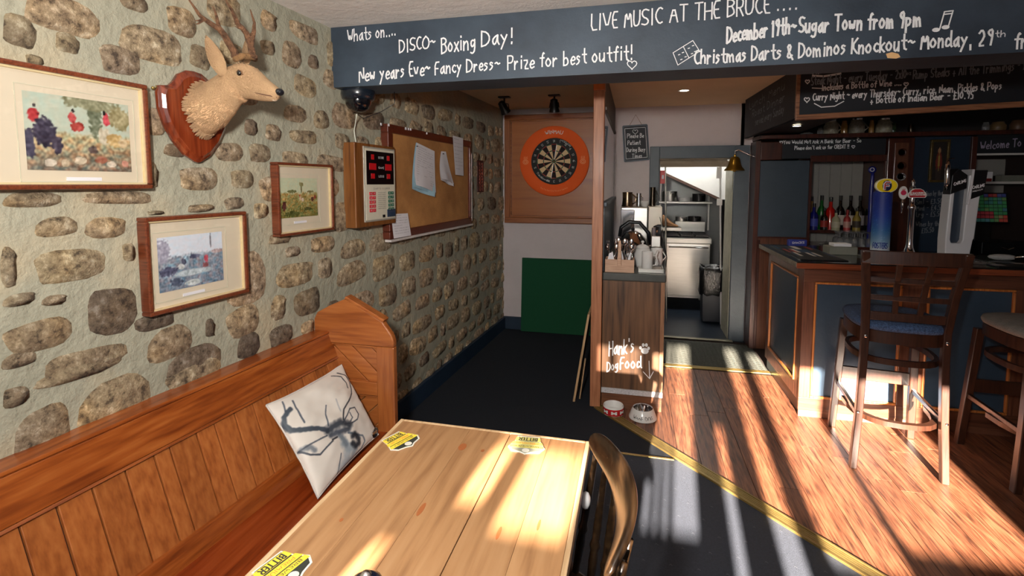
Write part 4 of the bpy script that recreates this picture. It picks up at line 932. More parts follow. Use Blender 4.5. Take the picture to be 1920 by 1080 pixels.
# ================================================================ dartboard alcove
db = thing('dartboard_cabinet', (-.78, 4.96, 1.11), 'brown stained wooden backing panel with moulded frame behind the dartboard', 'panel')
DFW = wood('dart_frame_wood', (110, 56, 20), (146, 80, 32), (162, 96, 44), 'x', 8, .4, .3, .1); DFZ = wood('dart_frame_wood_upright', (110, 56, 20), (146, 80, 32), (162, 96, 44), 'z', 8, .4, .3, .1)
MB().box(-1.24, -.28, 4.945, 4.968, 1.15, 2.14).build('backing_board', DARTW, db)
for (a, b, c, d, n) in ((-1.283, -.235, 2.135, 2.185, 'frame_rail'), (-1.283, -.235, 1.107, 1.165, 'frame_rail'), (-1.283, -1.225, 1.165, 2.135, 'frame_stile'), (-.295, -.235, 1.165, 2.135, 'frame_stile')): MB().box(a, b, 4.915, 4.968, c, d).build(n, DFW if n == 'frame_rail' else DFZ, db, bevel=.006)
for (a, b, c, d) in ((-1.225, -.295, 2.12, 2.136), (-1.225, -.295, 1.165, 1.182), (-1.226, -1.21, 1.18, 2.12)): MB().box(a, b, 4.93, 4.95, c, d).build('inner_bead', DFW, db, bevel=.004)
DC = Vector((-.777, 4.94, 1.722)); dt_ = thing('dartboard', DC, 'dartboard with bright orange foam surround hanging on the wooden panel', 'dartboard')
OR = mat('orange_foam', (240, 96, 30), .8, 0, .02)
MB().lathe([(.228, 0), (.338, 0), (.343, -.006), (.343, -.034), (.336, -.04), (.236, -.04), (.228, -.034), (.228, 0)], DC, 64, (0, 1, 0)).build('surround', OR, dt_, smooth=50)
MB().lathe([(0, 0), (.226, 0), (.226, -.036), (0, -.036)], DC, 48, (0, 1, 0)).build('board', mat('dartboard_black', (20, 20, 20), .7), dt_, smooth=50)
DY = DC.y-.0365
pd = lambda r, a, k=0: Vector((DC.x+r*math.sin(a), DY-k, DC.z+r*math.cos(a)))
CRM = mat('sisal_cream', (222, 192, 148), .8, 0, .04); SBK = mat('sisal_black', (30, 16, 14), .8); RED_ = mat('sisal_red', (150, 34, 30), .8); GRN = mat('sisal_green', (36, 92, 56), .8)
def sector(r0, r1, a0, a1, m, n):
    k = 4; o = MB(); p = [pd(r1, a0+(a1-a0)*i/k) for i in range(k+1)]+[pd(r0, a1-(a1-a0)*i/k) for i in range(k+1)]
    o.prism(p, (0, -.0012, 0)).build(n, m, dt_)
for i in range(20):
    a0 = (i-.5)*math.pi/10; a1 = a0+math.pi/10; e = i % 2 == 0
    sector(.018, .099, a0, a1, SBK if e else CRM, 'single_segment'); sector(.107, .162, a0, a1, SBK if e else CRM, 'single_segment')
    sector(.099, .107, a0, a1, RED_ if e else GRN, 'treble_segment'); sector(.162, .170, a0, a1, RED_ if e else GRN, 'double_segment')
MB().lathe([(.007, 0), (.0165, 0), (.0165, -.0015), (.007, -.0015), (.007, 0)], Vector((DC.x, DY, DC.z)), 20, (0, 1, 0)).build('outer_bull', GRN, dt_); MB().lathe([(0, 0), (.007, 0), (.007, -.002), (0, -.002)], Vector((DC.x, DY, DC.z)), 16, (0, 1, 0)).build('bullseye', RED_, dt_)
wr = MB()
for r_ in (.0175, .099, .107, .162, .170): wr.tube([pd(r_, k*math.pi/30, .0016) for k in range(61)], .0009, 4)
for i in range(20): wr.tube([pd(.018, (i-.5)*math.pi/10, .0016), pd(.172, (i-.5)*math.pi/10, .0016)], .0009, 4)
wr.build('wire_spider', CHROME, dt_)
def arc(text, r, a0, a1, h, m, par, name, w=.12, flip=False, y=0):
    st, W = strokes(text, .04, random.Random(3)); k = (a1-a0)/W
    mb = MB(); ribbons(mb, st, (lambda x, yy: pd(r-(1 if flip else -1)*h*yy/10, a0+k*x, y)), h*w); return mb.build(name, m, par)
for i, n_ in enumerate((20, 1, 18, 4, 13, 6, 10, 15, 2, 17, 3, 19, 7, 16, 8, 11, 14, 9, 12, 5)):
    a = i*math.pi/10; arc(str(n_), .186, a-.05, a+.05, .022, mat('number_wire', (170, 170, 165), .4, .5), dt_, 'number', .14, y=.001)
arc('NODOR', .206, .3, .86, .016, WHITEC, dt_, 'board_lettering', .14, y=.001); arc('WINMAU', .268, -.30, .30, .036, WHITEC, dt_, 'surround_lettering', .15, y=.0046)
arc('SUPAWIRE', .206, math.pi+.86, math.pi+.2, .012, WHITEC, dt_, 'board_lettering', .2, True, y=.001)
arc('The Perfect Dartboard Centre', .296, math.pi+.48, math.pi-.48, .014, mat('pale_orange_print', (250, 160, 110), .7), dt_, 'surround_lettering', .13, True, y=.0046)
for sx in (-1, 1):
    lg = MB(); cx_, cz_ = DC.x+sx*.283, DC.z-.005; yy = DC.y-.0415
    f = lambda a, b: Vector((cx_+a, yy, cz_+b))
    for r_ in (.026, .013): ribbons(lg, [[(r_*math.cos(t), r_*.8*math.sin(t)) for t in [i*math.pi/9 for i in range(19)]]], f, .005)
    for k in (-.014, 0, .014): ribbons(lg, [chaikin([(k-.004, .026), (k+.004, .034), (k-.003, .042), (k+.003, .052)])], f, .004)
    lg.build('flame_emblem', mat('pale_orange_print', (250, 160, 110), .7), dt_)
gb = thing('green_board', (-.75, 4.9, 0), 'large plain dark green board leaning against the wall below the dartboard', 'board')
MB().loft([[Vector((x, 4.865, .012)), Vector((x, 4.885, .01)), Vector((x, 4.945, .752)), Vector((x, 4.925, .754))] for x in (-1.10, -.29)]).build('baize_face', mat('green_baize', (8, 72, 44), .9, 0, .06, 60), gb, bevel=.003)
MB().loft([[Vector((x, 4.8855, .01)), Vector((x, 4.891, .01)), Vector((x, 4.951, .752)), Vector((x, 4.9455, .752))] for x in (-1.10, -.29)]).build('backing', mat('hardboard', (92, 64, 42), .8), gb)
# spotlights on the alcove ceiling
def spot(x, y, aim, label):
    t = thing('spotlight', (x, y, 2.245), label, 'spotlight', 'black ceiling spotlights aimed at the dartboard')
    MB().box(x-.05, x+.05, y-.03, y+.03, 2.233, 2.2445).build('base_plate', BLACKM, t, bevel=.004)
    MB().tube([(x, y, 2.235), (x, y, 2.17), (x+.004, y, 2.155)], .008, 8).build('stem', BLACKM, t, smooth=50)
    c = Vector((x, y, 2.14)); ax = Vector(aim).normalized()
    MB().lathe([(.012, -.075), (.03, -.065), (.034, -.03), (.036, .0), (.044, .03), (.044, .036), (.036, .034), (.030, .01), (0, .005)], c, 18, ax).build('lamp_head', BLACKM, t, smooth=50)
    MB().lathe([(0, .008), (.028, .012), (.028, .016), (0, .02)], c, 16, ax).build('bulb', mat('frosted_bulb', (120, 112, 100), .3), t, smooth=50)
    MB().tube([c+Vector((-.04, 0, 0)), c+Vector((-.035, 0, .04)), c+Vector((0, 0, .05)), c+Vector((.035, 0, .04)), c+Vector((.04, 0, 0))], .004, 6).build('yoke', BLACKM, t)
spot(-1.10, 4.22, (.35, .5, -.9), 'black ceiling spotlight nearest the stone wall'); spot(-.672, 4.24, (0, .25, -.9), 'black ceiling spotlight above the dartboard, right of the other one')
# ================================================================ post, screen and mirror
ps = thing('wooden_post', (-.235, 3.35, 0), 'square pine post from floor to ceiling between dartboard alcove and counter', 'post')
MB().box(-.27, -.2, 3.315, 3.39, 0, 2.1).build('post_shaft', POSTW, ps, bevel=.004)
MB().box(-.272, -.198, 3.313, 3.392, 2.1, 2.245).build('post_top', wood('post_top_wood', (150, 70, 22), (184, 96, 36), None, 'z', 8, .4, .3, 0), ps, bevel=.003)  # top length of the post, a deeper orange than the shaft
pt = thing('partition_screen', (-.22, 4.2, 0), 'dark framed partition with a mirror running back beside the counter', 'partition')
MB().box(-.245, -.2, 3.392, 5.09, 1.985, 2.244).build('head_board', mat('dark_grey_wood_paint', (60, 48, 40), .5, 0, .1), pt, bevel=.003)
MB().box(-.2, -.19, 3.392, 5.09, 1.985, 2.005).build('head_bead', mat('dark_grey_wood_paint', (60, 48, 40), .5, 0, .1), pt)
MB().box(-.245, -.205, 3.392, 5.09, .0, 1.985).build('core', mat('partition_grey', (150, 144, 146), .7), pt)
MB().box(-.2045, -.2, 3.395, 5.06, 1.375, 1.985).build('mirror', mat('mirror_glass', (232, 234, 236), .02, 1, 0), pt)
MB().box(-.205, -.196, 3.395, 5.06, .92, 1.35).build('lower_panel', SLATE, pt)
MB().box(-.2, -.18, 3.395, 5.06, 1.35, 1.378).build('dado_rail', SLATE, pt, bevel=.003)
MB().box(-.2, -.188, 5.05, 5.09, .92, 1.985).build('corner_bead', mat('painted_bead', (190, 184, 186), .6), pt, bevel=.003)
# framed chalkboard leaning on the post, seen edge on
ab = thing('leaning_sign', (-.33, 3.6, 0), 'framed board seen edge on, leaning against the left side of the post', 'sign')
SGW = wood('sign_frame_pine', (150, 118, 84), (196, 160, 120), None, 'z', 9, .5, .1, 0)
def LS(y, k, o): return Vector((-.375+.095*k-o, y, .62*k))
for (ya, yb, ka, kb, n) in ((3.36, 3.39, 0, 1, 'frame_rail'), (3.72, 3.75, 0, 1, 'frame_rail'), (3.39, 3.72, .93, 1, 'frame_end'), (3.39, 3.72, 0, .07, 'frame_end')):
    MB().loft([[LS(ya, k, 0), LS(yb, k, 0), LS(yb, k, .016), LS(ya, k, .016)] for k in (ka, kb)]).build(n, SGW, ab, bevel=.002)
MB().loft([[LS(3.385, k, .004), LS(3.725, k, .004), LS(3.725, k, .011), LS(3.385, k, .011)] for k in (.04, .96)]).build('chalk_panel', CHALKD, ab)
MB().tube([(-.31, 3.40, .30), (-.345, 3.385, .015)], .005, 6).build('prop_leg', SGW, ab)
# ================================================================ serving counter
sc1 = thing('serving_counter', (0, 4.2, 0), 'oak veneered serving counter with chalk note about dog food on its end', 'counter')
MB().box(-.195, .198, 3.345, 5.09, .12, .868).build('carcass', OAK, sc1, bevel=.002)
MB().box(-.195, .175, 3.325, 3.345, .135, .868).build('end_panel', OAK, sc1, bevel=.002)
MB().box(.175, .2, 3.325, 3.345, .135, .868).build('corner_strip', wood('counter_corner', (120, 84, 58), (150, 110, 80), None, 'z', 8, .5, .1, 0), sc1, bevel=.002)
MB().box(-.197, .205, 3.31, 5.09, .868, .92).build('worktop', mat('grey_worktop', (62, 66, 64), .4, 0, .12, 30), sc1, bevel=.008)
MB().box(-.195, .2, 3.316, 3.33, .105, .14).build('kick_strip', mat('chipped_white_paint', (188, 186, 190), .6, 0, .25, 80), sc1, bevel=.002)
MB().box(-.195, .196, 3.34, 5.09, 0, .12).build('plinth', wood('plinth_wood', (84, 48, 28), (120, 76, 48), None, 'x', 7, .5, .1, 0), sc1)
YH = 3.3235
def hw(t, u0, v0, u1, v1, h, w=.1): return bw(t, u0, v0, u1, v1, h, w, 'chalk_lettering', CHALK, YH, sc1, .2)
hw("Hank's", 1142, 667, 1189, 660, 27, .08); hw("Food", 1163, 692, 1203, 690, 22, .1); hw("Dog", 1138, 697, 1159, 692, 18, .1)
pix([[(1217, 677), (1218, 709)], [(1206, 697), (1218, 710), (1225, 697)]], .005, 'chalk_arrow', sc1, CHALK, YH)
pw = MB()
for (u, v, a, b) in ((1209, 658, 7, 6), (1201, 652, 2.6, 3.4), (1206, 647, 2.6, 3.6), (1212, 647, 2.6, 3.6), (1216, 653, 2.4, 3.2)):
    c = at(u, v, 'y', YH); pw.add([c+Vector((math.cos(t)*a*.0035, 0, math.sin(t)*b*.0035)) for t in [k*math.pi/6 for k in range(12)]], [tuple(range(12))])
pw.build('chalk_paw_print', CHALK, sc1)
ZC = .92
# wooden cutlery caddy
cd_ = thing('cutlery_caddy', (-.09, 3.4, ZC), 'pale wooden caddy with a centre handle holding cutlery and napkins on the counter', 'caddy')
CDW = wood('caddy_wood', (168, 132, 108), (196, 160, 134), None, 'x', 9, .55, .05, .03)
x0, x1, y0, y1 = -.183, .005, 3.335, 3.475
for (a, b, c, d, n) in ((x0, x1, y0, y0+.01, 'side_board'), (x0, x1, y1-.01, y1, 'side_board'), (x0, x0+.01, y0+.01, y1-.01, 'end_board'), (x1-.01, x1, y0+.01, y1-.01, 'end_board')): MB().box(a, b, c, d, ZC, ZC+.085).build(n, CDW, cd_, bevel=.002)
MB().box(x0+.01, x1-.01, y0+.01, y1-.01, ZC, ZC+.008).build('base_board', CDW, cd_)
MB().prism([(-.104, y0-.006, ZC+.045), (-.076, y0-.006, ZC+.045), (-.08, y0-.006, ZC+.16), (-.082, y0-.006, ZC+.205), (-.09, y0-.006, ZC+.215), (-.098, y0-.006, ZC+.205), (-.10, y0-.006, ZC+.16)], (0, .012, 0)).build('handle', CDW, cd_, bevel=.003)
for q in range(16):
    x = x0+.03+.15*(q/15)+R.uniform(-.008, .008); y = 3.365+R.uniform(0, .09)
    if abs(x+.09) < .016: x += .03
    dx = R.uniform(-.05, .05); dx = max(-.045, min(.045, dx)); top = Vector((x+dx, y, ZC+.13+R.uniform(0, .05))); fork = q % 3 == 2
    sp_ = thing('fork' if fork else 'spoon', (x, y, ZC+.01), 'steel %s standing handle down in the wooden caddy' % ('fork' if fork else 'spoon'), 'cutlery', '%s in the wooden caddy' % ('forks' if fork else 'spoons'))
    mb = MB(); b0 = Vector((x, y, ZC+.01)); mb.tube([b0, b0.lerp(top, .6), top], [.004, .0025, .003], 6)
    if fork:
        mb.box(top.x-.011, top.x+.011, y-.001, y+.001, top.z, top.z+.012)
        for k in (-.0095, -.003, .003, .0095): mb.tube([(top.x+k, y, top.z+.01), (top.x+k, y-.002, top.z+.04)], .0014, 5)
    else: mb.ball(top+Vector((0, 0, .022)), .016, 10, (.95, .3, 1.6))
    mb.build('cutlery_piece', CHROME, sp_, smooth=2)
for q in range(3):
    x = x0+.035+q*.06; tag(MB().prism([(x-.025, 3.36+q*.03, ZC+.05), (x+.03, 3.36+q*.03, ZC+.05), (x+.012, 3.36+q*.03, ZC+.135), (x-.012, 3.36+q*.03, ZC+.115)], (0, .006, 0)).build('napkin', PAPER, bevel=.002), 'folded white paper napkin tucked in the wooden caddy', 'napkin', 'napkins in the wooden caddy')
# white mug on a small steel tray
ty = thing('steel_tray', (.12, 3.46, ZC), 'small steel tray under the white mug at the counter corner', 'tray')
MB().box(.03, .19, 3.37, 3.53, ZC+.012, ZC+.018).build('tray_base', STEEL, ty, bevel=.002)
MB().box(.03, .19, 3.365, 3.373, ZC, ZC+.026).build('tray_rim', STEEL, ty, bevel=.002); MB().box(.184, .192, 3.365, 3.535, ZC, ZC+.026).build('tray_rim', STEEL, ty, bevel=.002)
def mug(x, y, z, r, h, label, name='mug', m=WHITEC, hs=1):
    t = thing(name, (x, y, z), label, 'mug'); MB().lathe([(0, .0), (r*.86, 0), (r, .006), (r, h), (r*.92, h), (r*.9, .008), (0, .006)], (x, y, z), 28).build('cup', m, t, smooth=50)
    MB().tube([(x+r*.95*hs, y, z+h*.2), (x+r*1.5*hs, y, z+h*.25), (x+r*1.75*hs, y, z+h*.5), (x+r*1.5*hs, y, z+h*.78), (x+r*.95*hs, y, z+h*.8)], r*.13, 8).build('handle', m, t, smooth=2); return t
mug(.088, 3.42, ZC+.018, .036, .115, 'white china mug standing on the small steel tray')
tp = thing('teapot', (.07, 3.62, ZC), 'white lidded china pot behind the mug on the counter', 'pot')
MB().lathe([(0, 0), (.05, 0), (.06, .02), (.062, .08), (.055, .12), (.04, .135)], (.06, 3.62, ZC), 24).build('pot_body', WHITEC, tp, smooth=50)
MB().lathe([(.045, .134), (.04, .146), (.02, .156), (.008, .158), (.006, .165), (.013, .175), (.008, .184), (0, .185)], (.06, 3.62, ZC), 24).build('lid', WHITEC, tp, smooth=50)
MB().tube([(.115, 3.62, ZC+.05), (.15, 3.62, ZC+.075), (.165, 3.62, ZC+.115)], [.014, .01, .008], 8).build('spout', WHITEC, tp, smooth=2)
MB().tube([(.0, 3.62, ZC+.04), (-.035, 3.62, ZC+.06), (-.035, 3.62, ZC+.1), (.01, 3.62, ZC+.115)], .006, 8).build('handle', WHITEC, tp, smooth=2)
jg = thing('milk_jug', (.15, 3.72, ZC), 'pale china milk jug behind the white pot', 'jug')
MB().lathe([(0, 0), (.035, 0), (.045, .03), (.04, .08), (.044, .12), (.04, .12), (.036, .08), (0, .02)], (.16, 3.72, ZC), 20).build('jug_body', WHITEC, jg, smooth=50); MB().tube([(.2, 3.72, ZC+.03), (.225, 3.72, ZC+.06), (.2, 3.72, ZC+.1)], .005, 6).build('handle', WHITEC, jg, smooth=2)
kt = thing('steel_kettle', (-.05, 4.0, ZC), 'round polished steel kettle with black handle behind the caddy', 'kettle')
MB().lathe([(0, 0), (.11, 0), (.122, .02), (.118, .08), (.098, .15), (.07, .19), (.065, .2), (.03, .215), (.01, .22)], (-.01, 4.02, ZC), 32).build('kettle_body', CHROME, kt, smooth=50)
MB().tube([(-.11, 4.02, ZC+.17), (-.10, 4.02, ZC+.24), (-.04, 4.02, ZC+.285), (.04, 4.02, ZC+.28), (.11, 4.02, ZC+.2), (.125, 4.02, ZC+.11)], .015, 10).build('handle', BLACKP, kt, smooth=2)
MB().lathe([(.012, .218), (.014, .235), (0, .24)], (-.01, 4.02, ZC), 12).build('lid_knob', BLACKP, kt, smooth=50)
kt2 = thing('bar_gadget', (.16, 3.9, ZC), 'small black and steel gadget with looping lead at the counter edge', 'gadget')
MB().box(.12, .2, 3.9, 4.02, ZC+.02, ZC+.10).build('gadget_body', BLACKP, kt2, bevel=.01); MB().box(.125, .195, 3.895, 3.905, ZC+.105, ZC+.19).build('gadget_head', STEEL, kt2, bevel=.006); MB().box(.13, .16, 3.93, 3.96, ZC+.10, ZC+.25).build('gadget_neck', CHROME, kt2, bevel=.004); MB().box(.125, .195, 3.91, 4.0, ZC, ZC+.02).build('gadget_foot', CHROME, kt2)
tag(MB().tube([(.2, 3.95, ZC+.06), (.23, 3.93, ZC+.10), (.245, 3.95, ZC+.02), (.235, 3.97, ZC-.1), (.21, 3.95, ZC-.03), (.235, 3.9, ZC+.05), (.225, 4.2, ZC+.2), (.215, 4.6, ZC+.3)], .003, 6).build('black_lead', BLACKP, smooth=2), 'thin black lead looping over the right edge of the serving counter', 'cable')
# coffee machine and urn at the back of the counter, tankards on top
cm = thing('water_boiler', (-.03, 4.7, ZC), 'steel fronted water boiler standing at the back of the counter', 'boiler')
MB().box(-.12, .118, 4.62, 5.0, ZC, 1.295).build('boiler_body', STEEL, cm, bevel=.01); MB().box(-.12, .0, 4.612, 4.62, ZC+.1, 1.27).build('front_panel', CHROME, cm, bevel=.006)
MB().lathe([(.012, 0), (.012, -.04), (.007, -.045)], (-.03, 4.61, ZC+.16), 12, (0, 1, 0)).build('tap', BLACKP, cm)
cm2 = thing('coffee_machine', (.18, 4.6, ZC), 'pale steel drinks machine with an arched dispensing bay beside the boiler', 'coffee machine')
PG = mat('warm_grey_enamel', (206, 200, 186), .35, .2, .03)
MB().prism([(.12, 4.56, ZC), (.235, 4.56, ZC), (.235, 4.56, ZC+.03), (.15, 4.56, ZC+.03), (.15, 4.56, ZC+.17), (.165, 4.56, ZC+.21), (.2, 4.56, ZC+.225), (.235, 4.56, ZC+.225), (.235, 4.56, 1.30), (.12, 4.56, 1.30)], (0, .32, 0)).build('machine_body', PG, cm2, bevel=.004)
MB().box(.15, .232, 4.7, 4.87, ZC+.03, ZC+.22).build('bay_back', BLACKP, cm2); MB().lathe([(.014, .2), (.014, .17), (.006, .15)], (.195, 4.62, ZC), 12).build('nozzle', CHROME, cm2)
def tank(x, y, z, r, h, m, label):
    t = thing('tankard', (x, y, z), label, 'tankard', 'tankards on top of the boiler'); MB().lathe([(0, 0), (r, 0), (r*.93, h*.1), (r*.84, h*.5), (r*.88, h), (r*.8, h), (r*.76, h*.5), (0, h*.1)], (x, y, z), 24).build('tankard_body', m, t, smooth=50)
    MB().tube([(x+r*.85, y, z+h*.15), (x+r*1.4, y, z+h*.3), (x+r*1.45, y, z+h*.65), (x+r*.85, y, z+h*.85)], r*.12, 8).build('handle', m, t, smooth=2)
PEW = mat('pewter', (150, 128, 104), .25, 1, .1)
tank(-.065, 4.7, 1.296, .052, .13, PEW, 'large squat pewter tankard on the left of the boiler top'); tank(.035, 4.72, 1.296, .025, .12, CHROME, 'slim bright steel tankard in the middle of the boiler top'); tank(.158, 4.75, 1.301, .028, .17, mat('dark_pewter', (70, 62, 54), .3, 1, .1), 'tall dark tankard at the right end, on the coffee machine')
bx_ = thing('sugar_bowl', (.1, 4.68, 1.296), 'small glazed bowl between the tankards on the boiler', 'bowl'); MB().lathe([(0, 0), (.02, 0), (.034, .03), (.036, .05), (.03, .05), (0, .01)], (.088, 4.66, 1.296), 16).build('bowl_body', WHITEC, bx_, smooth=50)
# ================================================================ chalk sign on the kitchen wall
sg = thing('hanging_chalk_sign', (0, 5.09, 1.73), 'small framed chalk sign asking for patience, hung by twine on the kitchen wall', 'sign')
ga = [at(1168, 237, 'y', 5.085), at(1213, 234, 'y', 5.085), at(1217, 299, 'y', 5.085), at(1171, 303, 'y', 5.085)]
MB().prism([p for p in ga], (0, .014, 0)).build('sign_board', CHALKD, sg)
gc = sum(ga, Vector())/4
for a, b in zip(ga, ga[1:]+ga[:1]): MB().bar(a+Vector((0, -.006, 0)), b+Vector((0, -.006, 0)), .012, .014, (0, 1, 0)).build('frame_bar', SLATE, sg)
gi = [gc+(p-gc)*.86+Vector((0, -.002, 0)) for p in ga]; mb = MB()
for a, b in zip(gi, gi[1:]+gi[:1]): mb.bar(a, b, .004, .002, (0, 1, 0))
mb.build('chalk_border', CHALK, sg)
YS = 5.0835
for t_, v, u0, u1, h in (('Please Be', 259, 1176, 1207, 8), ('Patient', 272, 1177, 1201, 8), ('During Busy', 285, 1175, 1210, 8), ('Times', 296, 1185, 1204, 7)): bw(t_, u0, v, u1, v-1, h, .12, 'chalk_lettering', CHALK, YS, sg, .15)
pix([heart(1191, 247, 5)], .004, 'chalk_heart', sg, CHALK, YS)
MB().tube([at(1180, 236, 'y', 5.085), at(1192, 215, 'y', 5.09), at(1204, 235, 'y', 5.085)], .0025, 6).build('twine', mat('twine', (140, 112, 88), .9), sg)
# ================================================================ kitchen doorway
DRW = mat('blue_grey_door_paint', (78, 90, 100), .45, 0, .12, 6, .12, 30)
dr = struct(MB().box(.135, .225, 5.07, 5.12, 0, 1.86).build('door_1', DRW, bevel=.005))
for (a, b, c, d, n, y0, y1) in ((.225, .90, 1.745, 1.86, 'lintel', 5.07, 5.12), (.90, 1.03, 0, 1.86, 'jamb', 5.07, 5.12), (.895, .915, 0, 1.745, 'jamb_lining', 5.12, 5.5), (.205, .222, 0, 1.745, 'jamb_lining', 5.12, 5.35)): MB().box(a, b, y0, y1, c, d).build(n, DRW if y0 < 5.1 else mat('worn_cream_gloss', (168, 166, 148), .4, 0, .2, 20), dr, bevel=.004)
bl = thing('bell', (.885, 5.0, 1.63), 'brass last-orders bell hanging from an arm beside the kitchen doorway', 'bell')
bcx = at(1377, 320, 'y', 4.98)
MB().lathe([(.088, 0), (.084, .012), (.062, .035), (.05, .075), (.044, .105), (.03, .125), (.01, .13), (.01, .145), (0, .147)], bcx, 28).build('bell_body', mat('bell_brass', (168, 132, 52), .3, .9, .15, 20), bl, smooth=50)
MB().ball(bcx+Vector((0, 0, .002)), .014, 10).build('clapper', mat('bell_brass', (168, 132, 52), .3, .9), bl, smooth=2)
MB().tube([bcx+Vector((0, 0, .14)), bcx+Vector((0, 0, .18)), at(1385, 281, 'y', 4.97), at(1430, 301, 'y', 4.9)], .006, 8).build('arm', CHROME, bl, smooth=2)
# kitchen shell and fittings
KW = mat('kitchen_white', (208, 208, 206), .5, 0, .04)
struct(MB().box(.02, 1.5, 7.45, 7.6, 0, 2.3).build('wall_kitchen_back', mat('kitchen_steel_wall', (150, 150, 150), .35, .6, .1, 4))); struct(MB().box(.02, .08, 5.2, 7.5, 0, 2.3).build('wall_kitchen_left', mat('kitchen_steel_wall', (150, 150, 150), .35, .6, .1, 4))); struct(MB().box(1.16, 1.25, 5.2, 7.5, 0, 2.3).build('wall_kitchen_right', mat('kitchen_dark_wall', (70, 68, 64), .6)))
st = thing('stair_soffit', (.6, 6.6, 1.3), 'sloping white stair underside with a dark edge inside the kitchen', 'soffit')
P1, P2 = at(1238, 322, 'y', 6.3), at(1350, 374, 'y', 6.3)
MB().prism([P1, P2, P2+Vector((.1, 0, -.0)), P2+Vector((.1, 0, .9)), P1+Vector((0, 0, .6))], (0, .03, 0)).build('soffit_board', KW, st)
MB().bar(P1+Vector((0, -.01, 0)), P2+Vector((0, -.01, 0)), .03, .03, (0, 1, 0)).build('soffit_edge', mat('dark_brown_edge', (66, 44, 34), .6), st)
sv = thing('cooker', (.62, 6.4, 0), 'stainless steel range cooker with black gas hob seen through the kitchen doorway', 'cooker')
MB().box(.36, .87, 6.2, 6.85, .17, .80).build('oven_front', STEEL, sv, bevel=.006); MB().box(.35, .88, 6.17, 6.86, .80, .865).build('hob_rim', mat('pale_steel', (214, 212, 206), .3, .8, .03), sv, bevel=.008)
MB().box(.37, .86, 6.2, 6.83, .865, .872).build('hob_plate', BLACKM, sv)
MB().box(.36, .87, 6.205, 6.84, .15, .17).build('base_trim', STEEL, sv)
for x in (.39, .84):
    for y in (6.24, 6.8): MB().lathe([(.018, 0), (.014, .01), (.014, .155)], (x, y, 0), 10).build('leg', STEEL, sv)
for i in range(3):
    for j in range(2):
        x, y = .45+i*.165, 6.34+j*.3; mb = MB()
        for k in range(4): mb.box(x-.072, x+.072, y-.1+k*.066-.006, y-.1+k*.066+.006, .884, .896)
        mb.box(x-.075, x-.063, y-.11, y+.11, .872, .897); mb.box(x+.063, x+.075, y-.11, y+.11, .872, .897); mb.build('pan_support', BLACKM, sv)
MB().box(.50, .86, 6.62, 6.8, .90, 1.03).build('grill_box', STEEL, sv, bevel=.006)
MB().tube([(.40, 6.15, .76), (.84, 6.15, .76)], .008, 8).build('oven_rail', CHROME, sv)
kc = thing('kitchen_rack', (.62, 6.7, 1.05), 'steel shelf crowded with pans and trays above the cooker', 'shelf')
MB().box(.30, .95, 6.72, 6.98, 1.25, 1.275).build('shelf_board', mat('pale_steel', (214, 212, 206), .3, .8, .03), kc, bevel=.004)
for x in (.33, .93): MB().box(x-.01, x+.01, 6.9, 6.94, .9, 1.75).build('upright', STEEL, kc)
for i, (x, y, z, r_, h, m, n) in enumerate(((.44, 6.84, 1.275, .09, .13, STEEL, 'pan'), (.63, 6.84, 1.275, .07, .05, WHITEC, 'dish'), (.80, 6.84, 1.275, .08, .1, BLACKM, 'pan'), (.58, 6.7, 1.03, .07, .05, STEEL, 'pan'), (.74, 6.72, 1.03, .08, .06, BLACKM, 'pan'))):
    t = thing(n, (x, y, z), ['tall steel stock pan at the left of the kitchen shelf', 'white dish in the middle of the kitchen shelf', 'dark pan at the right of the kitchen shelf', 'small steel pan on the grill box', 'dark pan on the right of the grill box'][i], n)
    MB().lathe([(0, 0), (r_, 0), (r_, h), (r_*.94, h), (r_*.92, .01), (0, .008)], (x, y, z), 20).build('pan_body' if n == 'pan' else 'dish_body', m, t, smooth=50)
    if n == 'pan': MB().tube([(x, y-r_*.95, z+h*.8), (x+.04, y-r_-.12, z+h*.9)], .007, 6).build('handle', m, t)
dn = thing('oven_glove', (.42, 6.3, 1.0), 'brown bundle resting on a steel ledge left of the hob', 'cloth')
MB().loft([[Vector((.32, y, z)) for y, z in ((6.3, .98), (6.42, .98), (6.42, 1.15), (6.3, 1.15))], [Vector((.36, y, z)) for y, z in ((6.28, .98), (6.44, .98), (6.42, 1.13), (6.3, 1.13))], [Vector((.44, y, z)) for y, z in ((6.28, .98), (6.44, .98), (6.42, 1.03), (6.3, 1.03))], [Vector((.53, y, z)) for y, z in ((6.3, .98), (6.4, .98), (6.4, 1.0), (6.3, 1.0))]]).build('glove_fabric', mat('tan_suede', (122, 86, 56), .9, 0, .2, 20), dn, smooth=2, sub=1)
tag(MB().box(.31, .55, 6.26, 6.46, .94, .98).build('steel_ledge', STEEL, bevel=.004), 'narrow steel ledge carrying a brown bundle left of the hob', 'ledge')
rb = thing('red_switch_box', (.27, 6.0, 1.5), 'small red box on the left kitchen wall', 'box'); q = at(1243, 332, 'y', 5.6); MB().box(q.x-.03, q.x+.02, 5.58, 5.62, q.z-.07, q.z+.07).build('box_body', mat('red_plastic', (190, 60, 60), .4), rb, bevel=.006); MB().box(q.x-.012, q.x+.008, 5.574, 5.58, q.z-.02, q.z+.02).build('box_label', PAPER, rb)
for (u0, v0, u1, v1, y, n, l) in ((1350, 244, 1352, 668, 5.65, 'white_pipe', 'white pipe running up the right of the kitchen doorway'), (1247, 246, 1250, 668, 5.6, 'grey_conduit', 'grey conduit down the left of the kitchen doorway')): tag(MB().tube([at(u0, v0, 'y', y), at(u1, v1, 'y', y)], .009, 8).build(n, WHITEC if 'white' in n else STEEL, smooth=50), l, 'pipe')
